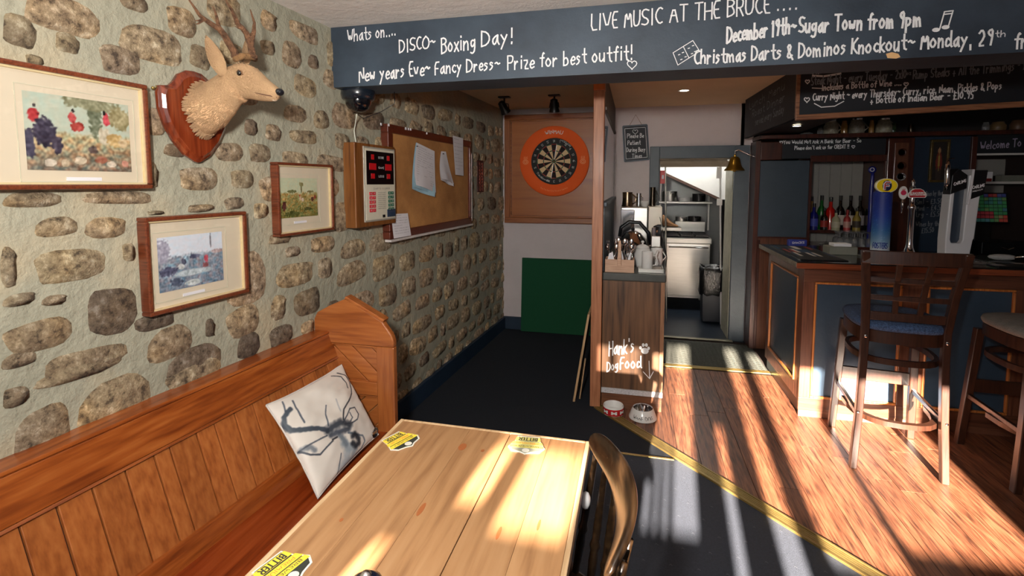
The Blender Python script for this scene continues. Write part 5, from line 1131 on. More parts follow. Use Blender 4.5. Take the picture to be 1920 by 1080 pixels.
sk = thing('socket_box', (.9, 5.7, 1.6), 'white electrical box high on the right of the kitchen doorway', 'box'); q = at(1349, 322, 'y', 5.66); MB().box(q.x-.03, q.x+.02, 5.64, 5.68, q.z-.07, q.z+.05).build('box_body', WHITEC, sk, bevel=.005); q = at(1350, 378, 'y', 5.66); MB().box(q.x-.03, q.x+.02, 5.64, 5.68, q.z-.04, q.z+.03).build('switch_plate', WHITEC, sk, bevel=.004)
rl = thing('roller_blind', (.55, 5.15, 1.68), 'rolled cream blind under the doorway lintel', 'blind'); MB().lathe([(.022, 0), (.022, .62)], (.235, 5.2, 1.715), 14, (1, 0, 0)).build('blind_roll', mat('cream_canvas', (150, 140, 122), .8), rl); MB().box(.225, .895, 5.16, 5.2, 1.735, 1.80).build('head_box', mat('cream_canvas', (150, 140, 122), .8), rl); MB().box(.24, .88, 5.19, 5.2, 1.665, 1.72).build('blind_bar', mat('cream_canvas', (150, 140, 122), .8), rl)
bn_ = thing('kitchen_bin', (.83, 5.75, 0), 'dark grey swing bin lined with a crumpled black bag beside the cooker', 'bin')
MB().loft([[Vector((.83+a*k, 5.76+b*k, z)) for a, b in ((-.11, -.1), (.11, -.1), (.11, .1), (-.11, .1))] for k, z in ((.86, .01), (1.0, .42), (1.03, .56))]).build('bin_body', mat('grey_bin_plastic', (40, 44, 52), .5), bn_, bevel=.01)
rg_ = []
for k, (q, z) in enumerate(((1.05, .31), (1.14, .36), (1.15, .44), (1.17, .52), (1.14, .58), (1.08, .615), (.9, .60), (.8, .5))):
    rg_.append([Vector((.83+math.copysign(abs(math.cos(a))**.5, math.cos(a))*.118*q*(1+R.uniform(-.05, .05)), 5.76+math.copysign(abs(math.sin(a))**.5, math.sin(a))*.108*q*(1+R.uniform(-.05, .05)), z+R.uniform(-.02, .02))) for a in [j*2*math.pi/28 for j in range(28)]])
MB().loft(rg_, cap=False).build('bin_bag', mat('black_bin_bag', (12, 13, 16), .22, 0, .1, 10, .5, 14), bn_, smooth=2)
# ================================================================ dog bowls
b1 = thing('dog_bowl', at(1150, 779, 'z', 0), 'red and white dog bowl with bone pattern beside the counter foot', 'dog bowl'); c = at(1150, 775, 'z', 0); r_ = .066
MB().lathe([(0, 0), (r_*.94, 0), (r_, .008), (r_*1.0, .058), (r_*.95, .062), (r_*.88, .056), (r_*.82, .02), (0, .014)], c, 36).build('bowl_body', WHITEC, b1, smooth=50)
MB().lathe([(r_*1.003, .008), (r_*1.012, .01), (r_*1.012, .048), (r_*1.003, .05)], c, 36, cap=False).build('red_band', mat('red_glaze', (176, 34, 40), .25, coat=.5), b1, smooth=50)
for k in range(7):
    a = -math.pi/2+k*2*math.pi/7+.1; mb = MB(); f = lambda x, z: c+Vector((math.cos(a+x/r_)*r_*1.02, math.sin(a+x/r_)*r_*1.02, z))
    ribbons(mb, [[(-.012, .029), (0, .029), (.012, .029)]], f, .010)
    for sx in (-1, 1):
        for sz in (-1, 1): ribbons(mb, [[(sx*.013-.003, .029+sz*.0055), (sx*.013+.003, .029+sz*.0055)]], f, .009)
    mb.build('bone_motif', WHITEC, b1)
c = at(1205, 783, 'z', 0); b2 = thing('dog_bowl', c, 'white flared dog bowl with black lettering and steel inner dish', 'dog bowl'); r_ = .088
MB().lathe([(r_*.9, 0), (r_, .004), (r_, .010), (r_*.9, .03), (r_*.76, .062), (r_*.70, .068), (r_*.64, .066), (r_*.62, .05)], c, 40, cap=False).build('bowl_shell', WHITEC, b2, smooth=50)
MB().lathe([(r_*.70, .069), (r_*.62, .067), (r_*.58, .035), (r_*.5, .02), (0, .018)], c, 36, cap=False).build('steel_dish', CHROME, b2, smooth=50)
mb = MB(); st_, W_ = strokes('WooF DOG', .1, random.Random(2))
ribbons(mb, st_, lambda x, y: c+Vector((math.cos(-2.35+1.6*x/W_)*(r_*(1.004-.2*(.2+.045*y))), math.sin(-2.35+1.6*x/W_)*(r_*(1.004-.2*(.2+.045*y))), .016+.0022*y)), .003); mb.build('lettering', BLACKP, b2)
# ================================================================ bar
br = thing('bar', (2.4, 3.9, 0), 'wooden bar with navy panels framed by orange moulding and a dark countertop', 'bar')
def bx(x0, x1, y0, y1, z0, z1, n, m, par=br, bev=0): return MB().box(x0, x1, y0, y1, z0, z1).build(n, m, par, bevel=bev)
DWX, DWZ = DARKW('x'), DARKW('z')
bx(1.075, 4.1, 3.505, 4.0, .06, .98, 'carcass', mat('bar_carcass', (34, 24, 20), .6)); bx(1.075, 1.6, 4.0, 4.36, .06, .98, 'carcass', mat('bar_carcass', (34, 24, 20), .6))
bx(1.05, 4.1, 3.488, 3.508, .885, .98, 'frieze_rail', DWX, bev=.003); bx(1.05, 4.1, 3.488, 3.508, .045, .13, 'bottom_rail', DWX, bev=.003)
pans = [(1.115, 1.595), (1.725, 2.165), (2.295, 2.735), (2.865, 3.305), (3.435, 3.875)]; px_ = 1.05
for a, b in pans: bx(px_, a, 3.488, 3.508, .13, .885, 'pilaster', DWZ, bev=.003); px_ = b
bx(px_, 4.1, 3.488, 3.508, .13, .885, 'pilaster', DWZ)
PNL = mat('bar_panel_navy', (48, 66, 84), .4, 0, .1, 5, .1, 30)
MW = wood('moulding_wood', (128, 66, 26), (176, 106, 48), (196, 128, 66), 'z', 12, .35, .5, .05)
for a, b in pans:
    bx(a, b, 3.50, 3.507, .13, .885, 'navy_panel', PNL)
    for (x0, x1, z0, z1) in ((a, b, .871, .885), (a, b, .13, .146), (a, a+.014, .146, .871), (b-.014, b, .146, .871)): bx(x0, x1, 3.482, 3.50, z0, z1, 'moulding', MW, bev=.005)
bx(1.055, 4.1, 3.496, 3.51, 0, .045, 'plinth', wood('bar_plinth_wood', (84, 46, 30), (122, 76, 54), None, 'x', 7, .5, .1))
# left end of the bar
for (ya, yb, z0, z1, n) in ((3.51, 3.60, .1, .98, 'end_stile'), (4.27, 4.36, .1, .98, 'end_stile'), (3.60, 4.27, .90, .98, 'end_rail'), (3.60, 4.27, .1, .20, 'end_rail')): bx(1.052, 1.072, ya, yb, z0, z1, n, DWZ, bev=.003)
bx(1.062, 1.07, 3.60, 4.27, .20, .90, 'end_panel', PNL)
for (ya, yb, z0, z1) in ((3.60, 4.27, .885, .90), (3.60, 4.27, .2, .216), (3.60, 3.615, .216, .885), (4.255, 4.27, .216, .885)): bx(1.045, 1.062, ya, yb, z0, z1, 'moulding', MW, bev=.005)
bx(1.07, 1.08, 3.51, 4.36, 0, .1, 'end_plinth', BLACKP)
CT = mat('dark_granite_top', (18, 17, 19), .18, 0, .4, 90, coat=.3)
MB().prism([(.985, 3.415, .985), (4.15, 3.415, .985), (4.15, 4.05, .985), (1.62, 4.05, .985), (1.62, 4.38, .985), (.985, 4.38, .985)], (0, 0, .033)).build('countertop', CT, br, bevel=.006)
MB().box(.983, 4.15, 3.411, 3.417, .978, 1.012).build('front_nosing', wood('nosing_wood', (96, 44, 24), (132, 66, 36), None, 'x', 8, .3, .5, 0), br, bevel=.002)
MB().box(.981, .987, 3.417, 4.38, .985, 1.016).build('end_nosing', mat('worn_pale_edge', (128, 122, 108), .4, .3, .3, 40), br, bevel=.002)
ZB = 1.018
# bar towels / runners on the counter
def runner(x0, x1, y0, y1, label):
    t = thing('bar_runner', ((x0+x1)/2, (y0+y1)/2, ZB), label, 'bar mat', 'bar runners on the counter'); MB().box(x0, x1, y0, y1, ZB, ZB+.006).build('rubber_base', BLACKP, t, bevel=.002)
    rr = random.Random(int(x0*100)); cl = [(150, 60, 52), (196, 190, 186), (44, 70, 96), (22, 22, 26), (22, 22, 26), (30, 32, 44)]
    G_ = {}
    paint('printed_face', 40, 16, lambda a, b: (x0+.006+(x1-x0-.012)*a, y0+.006+(y1-y0-.012)*b, ZB+.0065), lambda a, b: G_.setdefault((int(a*13), int(b*4)), rr.choice(cl) if .15 < b < .85 else (20, 20, 24)), t)
runner(1.03, 1.30, 3.50, 4.25, 'dark printed runner along the left end of the bar counter'); runner(2.05, 2.75, 3.45, 3.66, 'dark printed runner on the counter to the right of the beer taps')
bc = thing('bar_caddy', (1.36, 3.9, ZB), 'grey tray box with blue and white packets on the counter left of the blue tap', 'box')
bx(1.30, 1.47, 3.82, 3.95, ZB, ZB+.055, 'tray', mat('grey_card', (120, 122, 112), .7), bc, .004); bx(1.33, 1.44, 3.84, 3.93, ZB+.055, ZB+.075, 'packet', PAPER, bc, .003)
bl2 = thing('blue_packet', (1.21, 4.1, ZB), 'small blue packet with white lettering at the back left of the counter', 'packet'); bx(1.17, 1.30, 4.28, 4.33, ZB, ZB+.05, 'packet_body', mat('royal_blue_card', (40, 52, 140), .4), bl2, .006); write('lettering', 'SNACKS', (1.195, 4.2785, ZB+.018), (1.28, 4.2785, ZB+.024), .016, PAPER, bl2, .2)
ds = thing('drip_tray', (1.65, 3.66, ZB), 'long steel drip tray under the beer taps', 'tray'); bx(1.46, 2.1, 3.56, 3.80, ZB, ZB+.012, 'tray_body', STEEL, ds, .003)
for k in range(18): bx(1.48+k*.034, 1.49+k*.034, 3.57, 3.79, ZB+.012, ZB+.016, 'grid_bar', CHROME, ds)
ZD = ZB+.0165
# blue lager tap
t1 = thing('beer_tap', (1.55, 3.7, ZD), 'blue to silver cylindrical lager tap with yellow oval F badge', 'beer tap', 'beer taps on the bar'); c = Vector((1.548, 3.7, ZD))
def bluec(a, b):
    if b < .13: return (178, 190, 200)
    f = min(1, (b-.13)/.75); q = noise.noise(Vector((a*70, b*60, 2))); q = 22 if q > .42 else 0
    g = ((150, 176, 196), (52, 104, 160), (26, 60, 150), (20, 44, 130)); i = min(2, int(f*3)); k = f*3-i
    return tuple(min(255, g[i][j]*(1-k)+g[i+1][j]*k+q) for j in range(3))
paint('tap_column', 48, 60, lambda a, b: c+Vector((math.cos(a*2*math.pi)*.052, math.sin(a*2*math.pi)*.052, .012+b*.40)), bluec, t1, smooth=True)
MB().lathe([(.056, 0), (.056, .014), (.05, .014)], c, 28).build('base_ring', CHROME, t1, smooth=50); MB().lathe([(.052, .411), (.04, .425), (0, .43)], c, 28).build('column_cap', mat('deep_blue', (20, 44, 130), .3), t1, smooth=50)
st_, W_ = strokes('FOSTERS', .02, random.Random(1)); mb = MB(); ribbons(mb, st_, lambda x, y: c+Vector((math.cos(-2.75+1.6*x/W_)*.0525, math.sin(-2.75+1.6*x/W_)*.0525, .055+.0035*y)), .005); mb.build('lettering', mat('deep_blue', (20, 44, 130), .3), t1)
bc_ = c+Vector((0, -.045, .455))
def disc(cen, rx, rz, th, n, m, par, k=40, y=0): return MB().prism([cen+Vector((math.cos(i*2*math.pi/k)*rx, y, math.sin(i*2*math.pi/k)*rz)) for i in range(k)], (0, th, 0)).build(n, m, par, bevel=.002)
disc(bc_, .062, .046, .022, 'badge_rim', mat('badge_rim_cream', (236, 232, 190), .3), t1); disc(bc_, .057, .041, .004, 'badge_face', mat('badge_yellow', (238, 208, 30), .3), t1, y=-.003); disc(bc_, .026, .034, .004, 'badge_centre', mat('badge_navy', (24, 30, 70), .3), t1, y=-.006)
L3 = lambda cen, t, hw_, h, m, par, y, w_=.22: write('badge_lettering', t, cen+Vector((-hw_, y, -h/2)), cen+Vector((hw_, y, -h/2)), h, m, par, w_, jit=.02)
L3(bc_, 'F', .015, .042, PAPER, t1, -.0075, .34); L3(bc_, 'F', .013, .040, mat('badge_red', (176, 34, 44), .4), t1, -.0085, .17)
# chrome font with two badges
t2 = thing('beer_tap', (1.71, 3.7, ZD), 'slim chrome beer font with red and white cartouche badges', 'beer tap', 'beer taps on the bar'); c = Vector((1.712, 3.7, ZD))
MB().lathe([(.066, 0), (.064, .012), (.04, .022), (.03, .04), (.022, .06), (.019, .08), (.017, .10), (.017, .30), (.022, .31), (.022, .325), (.014, .335), (.014, .40), (.018, .41), (.018, .44), (.008, .46), (.012, .475), (.006, .49), (0, .50)], c, 28).build('font_column', CHROME, t2, smooth=50)
for k in range(10): a = k*math.pi/5; MB().ball(c+Vector((math.cos(a)*.05, math.sin(a)*.05, .022)), .009, 8).build('base_stud', CHROME, t2, smooth=2)
bc_ = c+Vector((.012, -.03, .405)); cart = [(-.05, -.018), (-.044, -.026), (.044, -.026), (.05, -.018), (.05, .0), (.042, .008), (.034, .022), (.016, .032), (-.016, .032), (-.034, .022), (-.042, .008), (-.05, 0)]
for s_, m, y, n in ((1, WHITEC, 0, 'badge_rim'), (.88, mat('badge_red', (176, 34, 44), .4), -.003, 'badge_face')): MB().prism([bc_+Vector((x*s_, y, z*s_)) for x, z in cart], (0, .008, 0)).build(n, m, t2, bevel=.001)
MB().box(bc_.x-.042, bc_.x+.042, bc_.y-.006, bc_.y-.003, bc_.z-.012, bc_.z+.010).build('badge_band', WHITEC, t2); L3(bc_+Vector((0, 0, .004)), 'STELLA', .036, .010, mat('badge_red', (176, 34, 44), .4), t2, -.0075); L3(bc_+Vector((0, 0, -.008)), 'ARTOIS', .03, .008, mat('badge_red', (176, 34, 44), .4), t2, -.0075)
c3 = c+Vector((-.052, -.005, .41)); disc(c3, .024, .042, .012, 'side_badge', WHITEC, t2); disc(c3, .016, .016, .003, 'side_badge_mark', mat('badge_pink_red', (190, 40, 80), .4), t2, 14, -.002); L3(c3+Vector((0, 0, .018)), 'ST', .008, .01, mat('badge_red', (176, 34, 44), .4), t2, -.003)
MB().tube([c3+Vector((0, .006, -.04)), c3+Vector((.0, .006, -.075)), c3+Vector((-.002, .006, -.13))], [.005, .007, .004], 8).build('tap_handle', CHROME, t2, smooth=2); MB().tube([c3+Vector((0, .006, .0)), c+Vector((0, 0, .40))], .006, 8).build('tap_arm', CHROME, t2, smooth=2)
# tall white tap, split front, black lettered head
t3 = thing('beer_tap', (1.95, 3.7, ZD), 'tall curved white beer tap with open loop and black head', 'beer tap', 'beer taps on the bar'); c = Vector((1.945, 3.7, ZD))
WG = mat('gloss_white_tap', (208, 210, 216), .2, 0, .02, coat=.5)
def col(pts, y0, dy, n, m, bev=.006): return MB().prism([c+Vector((x, y0, z)) for x, z in pts], (0, dy, 0)).build(n, m, t3, bevel=bev)
col([(-.058, .0), (.068, .0), (.082, .12), (.088, .13), (.092, .2), (.11, .52), (.04, .52), (.028, .12), (.018, .1), (-.03, .1), (-.036, .12), (-.03, .42), (-.052, .42), (-.062, .12)], -.045, .09, 'tap_body', WG)
col([(-.04, .1), (.03, .1), (.042, .48), (-.034, .42)], -.01, .04, 'inner_panel', mat('tap_inner_blue_grey', (52, 62, 76), .3), .002)
col([(.048, .37), (.116, .40), (.126, .50), (.13, .55), (.06, .55)], -.052, .10, 'head_label', BLACKP, .003); col([(-.056, .40), (.03, .44), (.03, .52), (-.02, .56), (-.05, .52)], -.048, .08, 'side_head_label', BLACKP, .003)
col([(.036, .34), (.048, .34), (.062, .555), (.05, .555)], -.054, .11, 'head_strip', WG, .002)
write('lettering', 'CARLING', c+Vector((.055, -.0535, .435)), c+Vector((.116, -.0535, .45)), .018, PAPER, t3, .2, jit=.02); write('lettering', 'PREMIUM', c+Vector((.058, -.0535, .415)), c+Vector((.108, -.0535, .43)), .008, PAPER, t3, .16, jit=.02)
write('lettering', 'CARLING', c+Vector((-.04, -.0495, .455)), c+Vector((.022, -.0495, .478)), .018, PAPER, t3, .2, jit=.02)
MB().tube([c+Vector((-.062, -.02, .43)), c+Vector((-.066, -.03, .47)), c+Vector((-.064, -.02, .58)), c+Vector((-.062, -.02, .62))], [.008, .016, .014, .004], 10).build('tap_handle', CHROME, t3, smooth=2)
MB().tube([c+Vector((-.062, -.02, .62)), c+Vector((-.03, -.02, .625))], .003, 6).build('handle_pin', CHROME, t3)
MB().lathe([(.085, 0), (.085, .01), (.07, .014)], c+Vector((.005, 0, -.001)), 28).build('tap_foot', WG, t3, smooth=50)
gw = thing('tap_cloth', (2.25, 3.8, ZB), 'crumpled white cloth with steel fitting on the counter right of the white tap', 'cloth')
MB().ball((2.27, 3.80, ZB+.02), .06, 12, (1.3, .7, .33)).build('cloth_body', mat('crumpled_cloth', (186, 186, 186), .8, 0, .1, 20, 1, 40), gw, smooth=2); MB().tube([(2.31, 3.76, ZB+.02), (2.37, 3.74, ZB+.04), (2.40, 3.74, ZB+.02)], .01, 8).build('steel_fitting', CHROME, gw, smooth=2)
# ================================================================ bar stools
def upcur(t, x): return x
def stool(name, foot, rot, label, mseat, back=True):
    """foot: mid-point between the near feet; local +y runs toward the bar, x to the right"""
    Mx = Matrix.Translation(foot)@Matrix.Rotation(rot, 4, 'Z'); t = thing(name, foot, label, 'bar stool', 'bar stools at the counter')
    def B(): return MB(Mx)
    W = STOOLW('z')
    for s in (-1, 1):
        if back:
            P = [Vector((s*.196, 0, 0)), Vector((s*.180, .01, .30)), Vector((s*.170, .02, .62)), Vector((s*.170, .02, .76)), Vector((s*.182, -.01, .95)), Vector((s*.206, -.06, 1.165))]
        else: P = [Vector((s*.20, 0, 0)), Vector((s*.18, .012, .35)), Vector((s*.165, .025, .735))]
        for a, b in zip(P, P[1:]): pass
        r = [[p+Vector((i*.0165, j*.021, 0)) for i, j in ((-1, -1), (1, -1), (1, 1), (-1, 1))] for p in P]
        B().loft(r).build('back_leg' if back else 'leg', W, t, bevel=.004)
        B().loft([[Vector((s*.200+i*.019, .49+j*.019, 0)) for i, j in ((-1, -1), (1, -1), (1, 1), (-1, 1))], [Vector((s*.175+i*.02, .43+j*.02, .70)) for i, j in ((-1, -1), (1, -1), (1, 1), (-1, 1))]]).build('front_leg' if back else 'leg', W, t, bevel=.004)
    # seat rails (bent plywood hoop), seat pad
    hoop = lambda rx, ry, cy, k=18, pw=.62: [(math.copysign(abs(math.cos(a))**pw, math.cos(a))*rx, cy+math.copysign(abs(math.sin(a))**pw, math.sin(a))*ry) for a in [i*2*math.pi/k for i in range(k)]]
    def band(rx, ry, cy, z0, z1, th, n, m, dz=0):
        o, i_ = hoop(rx, ry, cy, 32), hoop(rx-th, ry-th, cy, 32)
        return B().loft([[Vector((*o[k], z0+dz)), Vector((*o[k], z1+dz)), Vector((*i_[k], z1+dz)), Vector((*i_[k], z0+dz))] for k in range(32)]+[[Vector((*o[0], z0+dz)), Vector((*o[0], z1+dz)), Vector((*i_[0], z1+dz)), Vector((*i_[0], z0+dz))]], cap=False).build(n, m, t, smooth=50)
    band(.205, .235, .225, .685, .748, .022, 'seat_rail', W)
    rg = []
    for k, z in ((.90, .745), (1.0, .752), (1.03, .768), (1.0, .785), (.85, .797), (.5, .806), (.12, .808)):
        rg.append([Vector((x*k, .225+(y-.225)*k, z)) for x, y in hoop(.205, .245, .225, 36)])
    B().loft(rg).build('seat_pad', mseat, t, smooth=2)
    # upper bentwood stretcher and lower foot ring, flat side rungs
    def arcband(z, pts, w, th, n):
        P = [Vector(p) for p in pts]; Q = []
        for a in range(len(P)-1):
            Q += [P[a].lerp(P[a+1], q/4) for q in range(4)]
        Q.append(P[-1]); mb = B(); r = []
        for i, p in enumerate(Q):
            tt = (Q[min(i+1, len(Q)-1)]-Q[max(i-1, 0)]).normalized(); nn = Vector((tt.y, -tt.x, 0))
            r.append([p+nn*a*th/2+Vector((0, 0, b*w/2)) for a, b in ((-1, -1), (1, -1), (1, 1), (-1, 1))])
        return mb.loft(r).build(n, W, t, smooth=50)
    hp = lambda rx, ry, cy, z, a0, a1, k=10: [(math.copysign(abs(math.cos(a))**.75, math.cos(a))*rx, cy+math.copysign(abs(math.sin(a))**.75, math.sin(a))*ry, z) for a in [a0+(a1-a0)*i/k for i in range(k+1)]]
    arcband(0, hp(.186, .22, .235, .585, 0, 2*math.pi, 24), .03, .02, 'bent_stretcher')
    arcband(0, hp(.192, .285, .26, .275, -math.pi, 0, 12), .026, .03, 'foot_ring')
    B().box(-.17, .17, .452, .472, .325, .40).build('front_rung', W, t, bevel=.003)
    for s in (-1, 1): B().bar((s*.188, .0, .30), (s*.188, .47, .30), .018, .026).build('side_rung', W, t, bevel=.003)
    if back:
        def cross(z, hw_, h, n, y, bow=.02, th=.018):
            P = [Vector((hw_*(2*i/8-1), y+bow*(1-(2*i/8-1)**2)*-1, z)) for i in range(9)]; r = []
            for p in P: r.append([p+Vector((0, a*th/2, b*h/2)) for a, b in ((-1, -1), (1, -1), (1, 1), (-1, 1))])
            B().loft(r).build(n, W, t, bevel=.003, smooth=50)
        cross(1.137, .222, .066, 'crest_rail', -.055, .022, .024); cross(1.018, .19, .026, 'back_slat', -.022, .012); cross(.925, .18, .026, 'back_slat', -.004, .012); cross(.825, .172, .044, 'back_rail', .012, .008)
        for x in (-.052, .052): B().loft([[Vector((x*(1+.15*k)+i*.0125, y+j*.008, z)) for i, j in ((-1, -1), (1, -1), (1, 1), (-1, 1))] for k, y, z in ((0, .004, .84), (.5, -.014, .925), (1, -.036, 1.018), (1.5, -.074, 1.11))]).build('upright_slat', W, t, bevel=.002)
        for s in (-1, 1):
            B().lathe([(.008, 0), (.008, .003), (.004, .005), (0, .005)], (s*.17, -.002, .715), 12, (0, -1, 0)).build('bolt', CHROME, t); B().lathe([(.007, 0), (.006, .004), (0, .005)], (s*.186, -.012, .31), 12, (0, -1, 0)).build('bolt', CHROME, t)
    return t
stool('bar_stool', Vector((1.345, 2.885, 0)), math.radians(-8), 'dark wooden bar stool with lattice back and blue speckled seat at the bar corner', mat('blue_speckled_fabric', (34, 52, 84), .85, 0, .55, 130, .3, 200, c2=(62, 84, 120)))
stool('bar_stool', Vector((2.03, 2.84, 0)), math.radians(-3), 'backless dark wooden bar stool with grey upholstered seat at the right edge', mat('grey_seat_fabric', (126, 124, 120), .85, 0, .12, 30, .5, 120), False)
# ================================================================ chalkboard canopy over the bar
cn_ = thing('bar_canopy', (2.5, 3.9, 1.93), 'angled chalkboard canopy above the bar advertising steak and curry nights', 'canopy')
ZL = lambda x: 1.93+(x-1.0)*.035
MB().prism([(1.0, 3.60, ZL(1)), (4.2, 3.60, ZL(4.2)), (4.2, 3.60, 2.245), (1.0, 3.60, 2.245)], (0, .03, 0)).build('front_board', CHALKD, cn_)
MB().prism([(1.0, 3.63, 1.925), (.94, 4.895, 1.905), (.94, 4.895, 2.245), (1.0, 3.63, 2.245)], (.03, 0, 0)).build('side_board', CHALKD, cn_)
CB = wood('canopy_bead_wood', (96, 60, 40), (150, 104, 74), None, 'x', 9, .45, .2, 0)
MB().bar((.99, 3.595, ZL(1)-.008), (4.2, 3.595, ZL(4.2)-.008), .03, .034, (0, 0, 1)).build('bottom_bead', CB, cn_, bevel=.004)
MB().box(.988, 1.01, 3.588, 3.612, 1.92, 2.244).build('corner_bead', CB, cn_, bevel=.003)
MB().prism([(1.02, 3.66, 1.955), (1.38, 3.66, 1.965), (1.38, 4.88, 1.945), (.97, 4.88, 1.93)], (0, 0, .015)).build('soffit', mat('dark_soffit', (40, 28, 24), .5), cn_)
YC = 3.598
def cw(t, u0, v0, u1, v1, h, w=.17, m=CHALK): return bw(t, u0, v0, u1, v1, h, w, 'chalk_lettering', m, YC, cn_, .3)
cw('Menu', 1524, 139, 1552, 136, 12, .18); pix([[(1524, 142), (1545, 143), (1576, 138)]], .012, 'chalk_underline', cn_, CHALK, YC)
cw('Steak Night - every Tuesday - 2x10', 1521, 160, 1699, 147, 17, .11, CHALKG); cw('oz', 1700, 141, 1708, 140, 7, .2, CHALKG); cw('Rump Steaks + All the Trimmings - £', 1712, 149, 1924, 130, 17, .11, CHALKG)
cw('Includes a Bottle of Wine ....', 1541, 170, 1690, 160, 12, .15); cw('Curry Night ~ every Thursday~ Curry, rice, Naan, Pickles & Pops', 1524, 189, 1878, 167, 14, .14); cw('+ Bottle of Indian Beer - £10.95', 1632, 194, 1825, 184, 13, .16)
pix([heart(1513, 187, 5), heart(1514, 153, 4), heart(1699, 158, 4), [(1523, 165), (1545, 166), (1580, 160)], [(1527, 194), (1540, 201), (1565, 199), (1582, 190)]], .006, 'chalk_marks', cn_, CHALK, YC)
for k, (t_, zz) in enumerate((('Lunch Menu', 2.14), ('Roast Dinner', 2.06), ('served every Sunday', 1.98))):
    ya, yb = 4.75-.1*k, 3.85; f = lambda y: 1.0-(y-3.63)*(.06/1.265)-.0015
    write('chalk_lettering', t_, (f(ya), ya, zz), (f(yb), yb, zz+.01), .06, CHALKG, cn_, .1)
dlg = thing('downlight', (1.17, 4.15, 1.93), 'small round downlight in the soffit under the chalk canopy', 'downlight'); EM = mat('lamp_glow', (255, 240, 214), .5, emit=(255, 236, 200), estr=14)
q = at(1494, 236, 'z', 1.94); MB().lathe([(.038, 0), (.038, .006), (.028, .006), (.028, 0), (.038, 0)], q+Vector((0, 0, -.002)), 20).build('trim_ring', CHROME, dlg); MB().lathe([(0, .001), (.027, .001), (.027, .004), (0, .004)], q, 16).build('lamp', EM, dlg)
dlg = thing('downlight', (.366, 4.27, 2.24), 'small round downlight in the tan ceiling in front of the kitchen', 'downlight')
q = Vector((.366, 4.27, 2.24)); MB().lathe([(.05, 0), (.05, .004), (.034, .004), (.034, 0), (.05, 0)], q, 20).build('trim_ring', CHROME, dlg); MB().lathe([(0, .001), (.033, .001), (.033, .004), (0, .004)], q, 16).build('lamp', EM, dlg)
# ================================================================ back bar
bb = thing('back_bar', (2.5, 5.0, 0), 'dark wooden back bar fitting with open shelves, columns and navy boards', 'back bar')
def bk(x0, x1, y0, y1, z0, z1, n, m, bev=0): return MB().box(x0, x1, y0, y1, z0, z1).build(n, m, bb, bevel=bev)
RW = wood('back_bar_mahogany', (44, 18, 11), (66, 28, 17), (80, 38, 24), 'z', 8, .35, .4, .05)
bk(1.035, 1.075, 4.86, 5.08, 0, 1.88, 'end_column', RW, .004); bk(1.075, 1.25, 4.87, 4.90, 1.71, 1.87, 'carved_plaque', RW, .006)
bk(1.075, 1.50, 4.885, 4.90, .0, 1.03, 'lower_panel', DARKW('z')); bk(1.075, 1.10, 4.875, 4.886, 0, 1.0, 'panel_bead', RW, .003)
bk(1.055, 1.47, 4.87, 4.886, 1.03, 1.705, 'navy_board', SLATE, .003); bk(1.055, 1.49, 4.865, 4.885, 1.018, 1.032, 'board_rail', RW, .003)
bk(1.22, 2.04, 4.872, 4.888, 1.72, 1.882, 'chalk_strip', CHALKD, .002)
bk(1.47, 2.05, 4.85, 4.89, 1.69, 1.745, 'niche_lintel', RW, .004); bk(1.47, 1.49, 4.86, 5.25, .95, 1.72, 'niche_side', RW); bk(2.03, 2.05, 4.86, 5.25, .95, 1.72, 'niche_side', RW)
bk(1.45, 2.05, 4.84, 5.25, .93, .96, 'niche_shelf', RW, .004); bk(1.49, 2.03, 5.04, 5.25, 1.06, 1.085, 'bottle_shelf', RW, .003)
for k in range(6): bk(1.49+k*.09, 1.578+k*.09, 5.25, 5.262, .96, 1.74, 'niche_board', mat('pale_grey_board', (150, 148, 142), .6, 0, .04), .003)
bk(2.045, 2.235, 4.84, 4.90, 0, 1.88, 'column', RW, .005); bk(2.09, 2.19, 4.83, 4.842, 1.35, 1.84, 'column_panel', DARKW('z'), .004)
for z in (1.76, 1.65, 1.56): MB().lathe([(.0, 0), (.024, 0), (.03, -.004), (.034, -.012), (.03, 0)], (2.14, 4.83, z), 20, (0, 1, 0)).build('round_ornament', CHROME if z == 1.56 else RW, bb, smooth=50)
bk(1.05, 4.2, 4.80, 5.1, 1.89, 1.925, 'top_shelf', RW, .004); bk(2.235, 2.64, 4.86, 4.90, .9, 1.885, 'navy_panel', NAVY); bk(2.63, 2.67, 4.84, 4.90, 0, 1.88, 'thin_column', RW, .004)
bk(2.67, 4.2, 4.86, 4.875, 1.745, 1.89, 'chalk_strip', CHALKD, .002); bk(2.67, 4.2, 4.845, 4.872, 1.73, 1.745, 'strip_ledge', WHITEC, .002)
bk(1.08, 4.2, 4.9, 5.25, 0, .93, 'base_unit', mat('bar_carcass', (34, 24, 20), .6)); bk(2.05, 4.2, 4.7, 5.2, .90, .94, 'work_shelf', CT, .004)
bk(2.67, 4.2, 4.85, 5.2, 1.50, 1.52, 'white_shelf', WHITEC, .003)
for z0, z1 in ((1.57, 1.71), (1.36, 1.49)): bk(2.69, 3.05, 5.15, 5.17, z0, z1, 'grey_back_board', mat('pale_grey_board', (150, 148, 142), .6, 0, .04), .004)
bk(2.67, 4.2, 5.17, 5.2, .94, 1.75, 'dark_back', mat('dark_soffit', (40, 28, 24), .5)); struct(MB().box(1.03, 4.3, 5.26, 5.35, 0, 2.3).build('wall_bar_back', mat('bar_back_wall_dark', (44, 42, 44), .7)))
YK = 4.870
def kw_(t, u0, v0, u1, v1, h, w=.14, m=CHALK, y=YK): return bw(t, u0, v0, u1, v1, h, w, 'chalk_lettering', m, y, bb, .25)
kw_('You Would Not Ask A Bank for Beer - So', 1469, 270, 1615, 267, 7, .16); kw_("Please don't ask us for CREDIT !!", 1490, 281, 1592, 278, 7, .16)
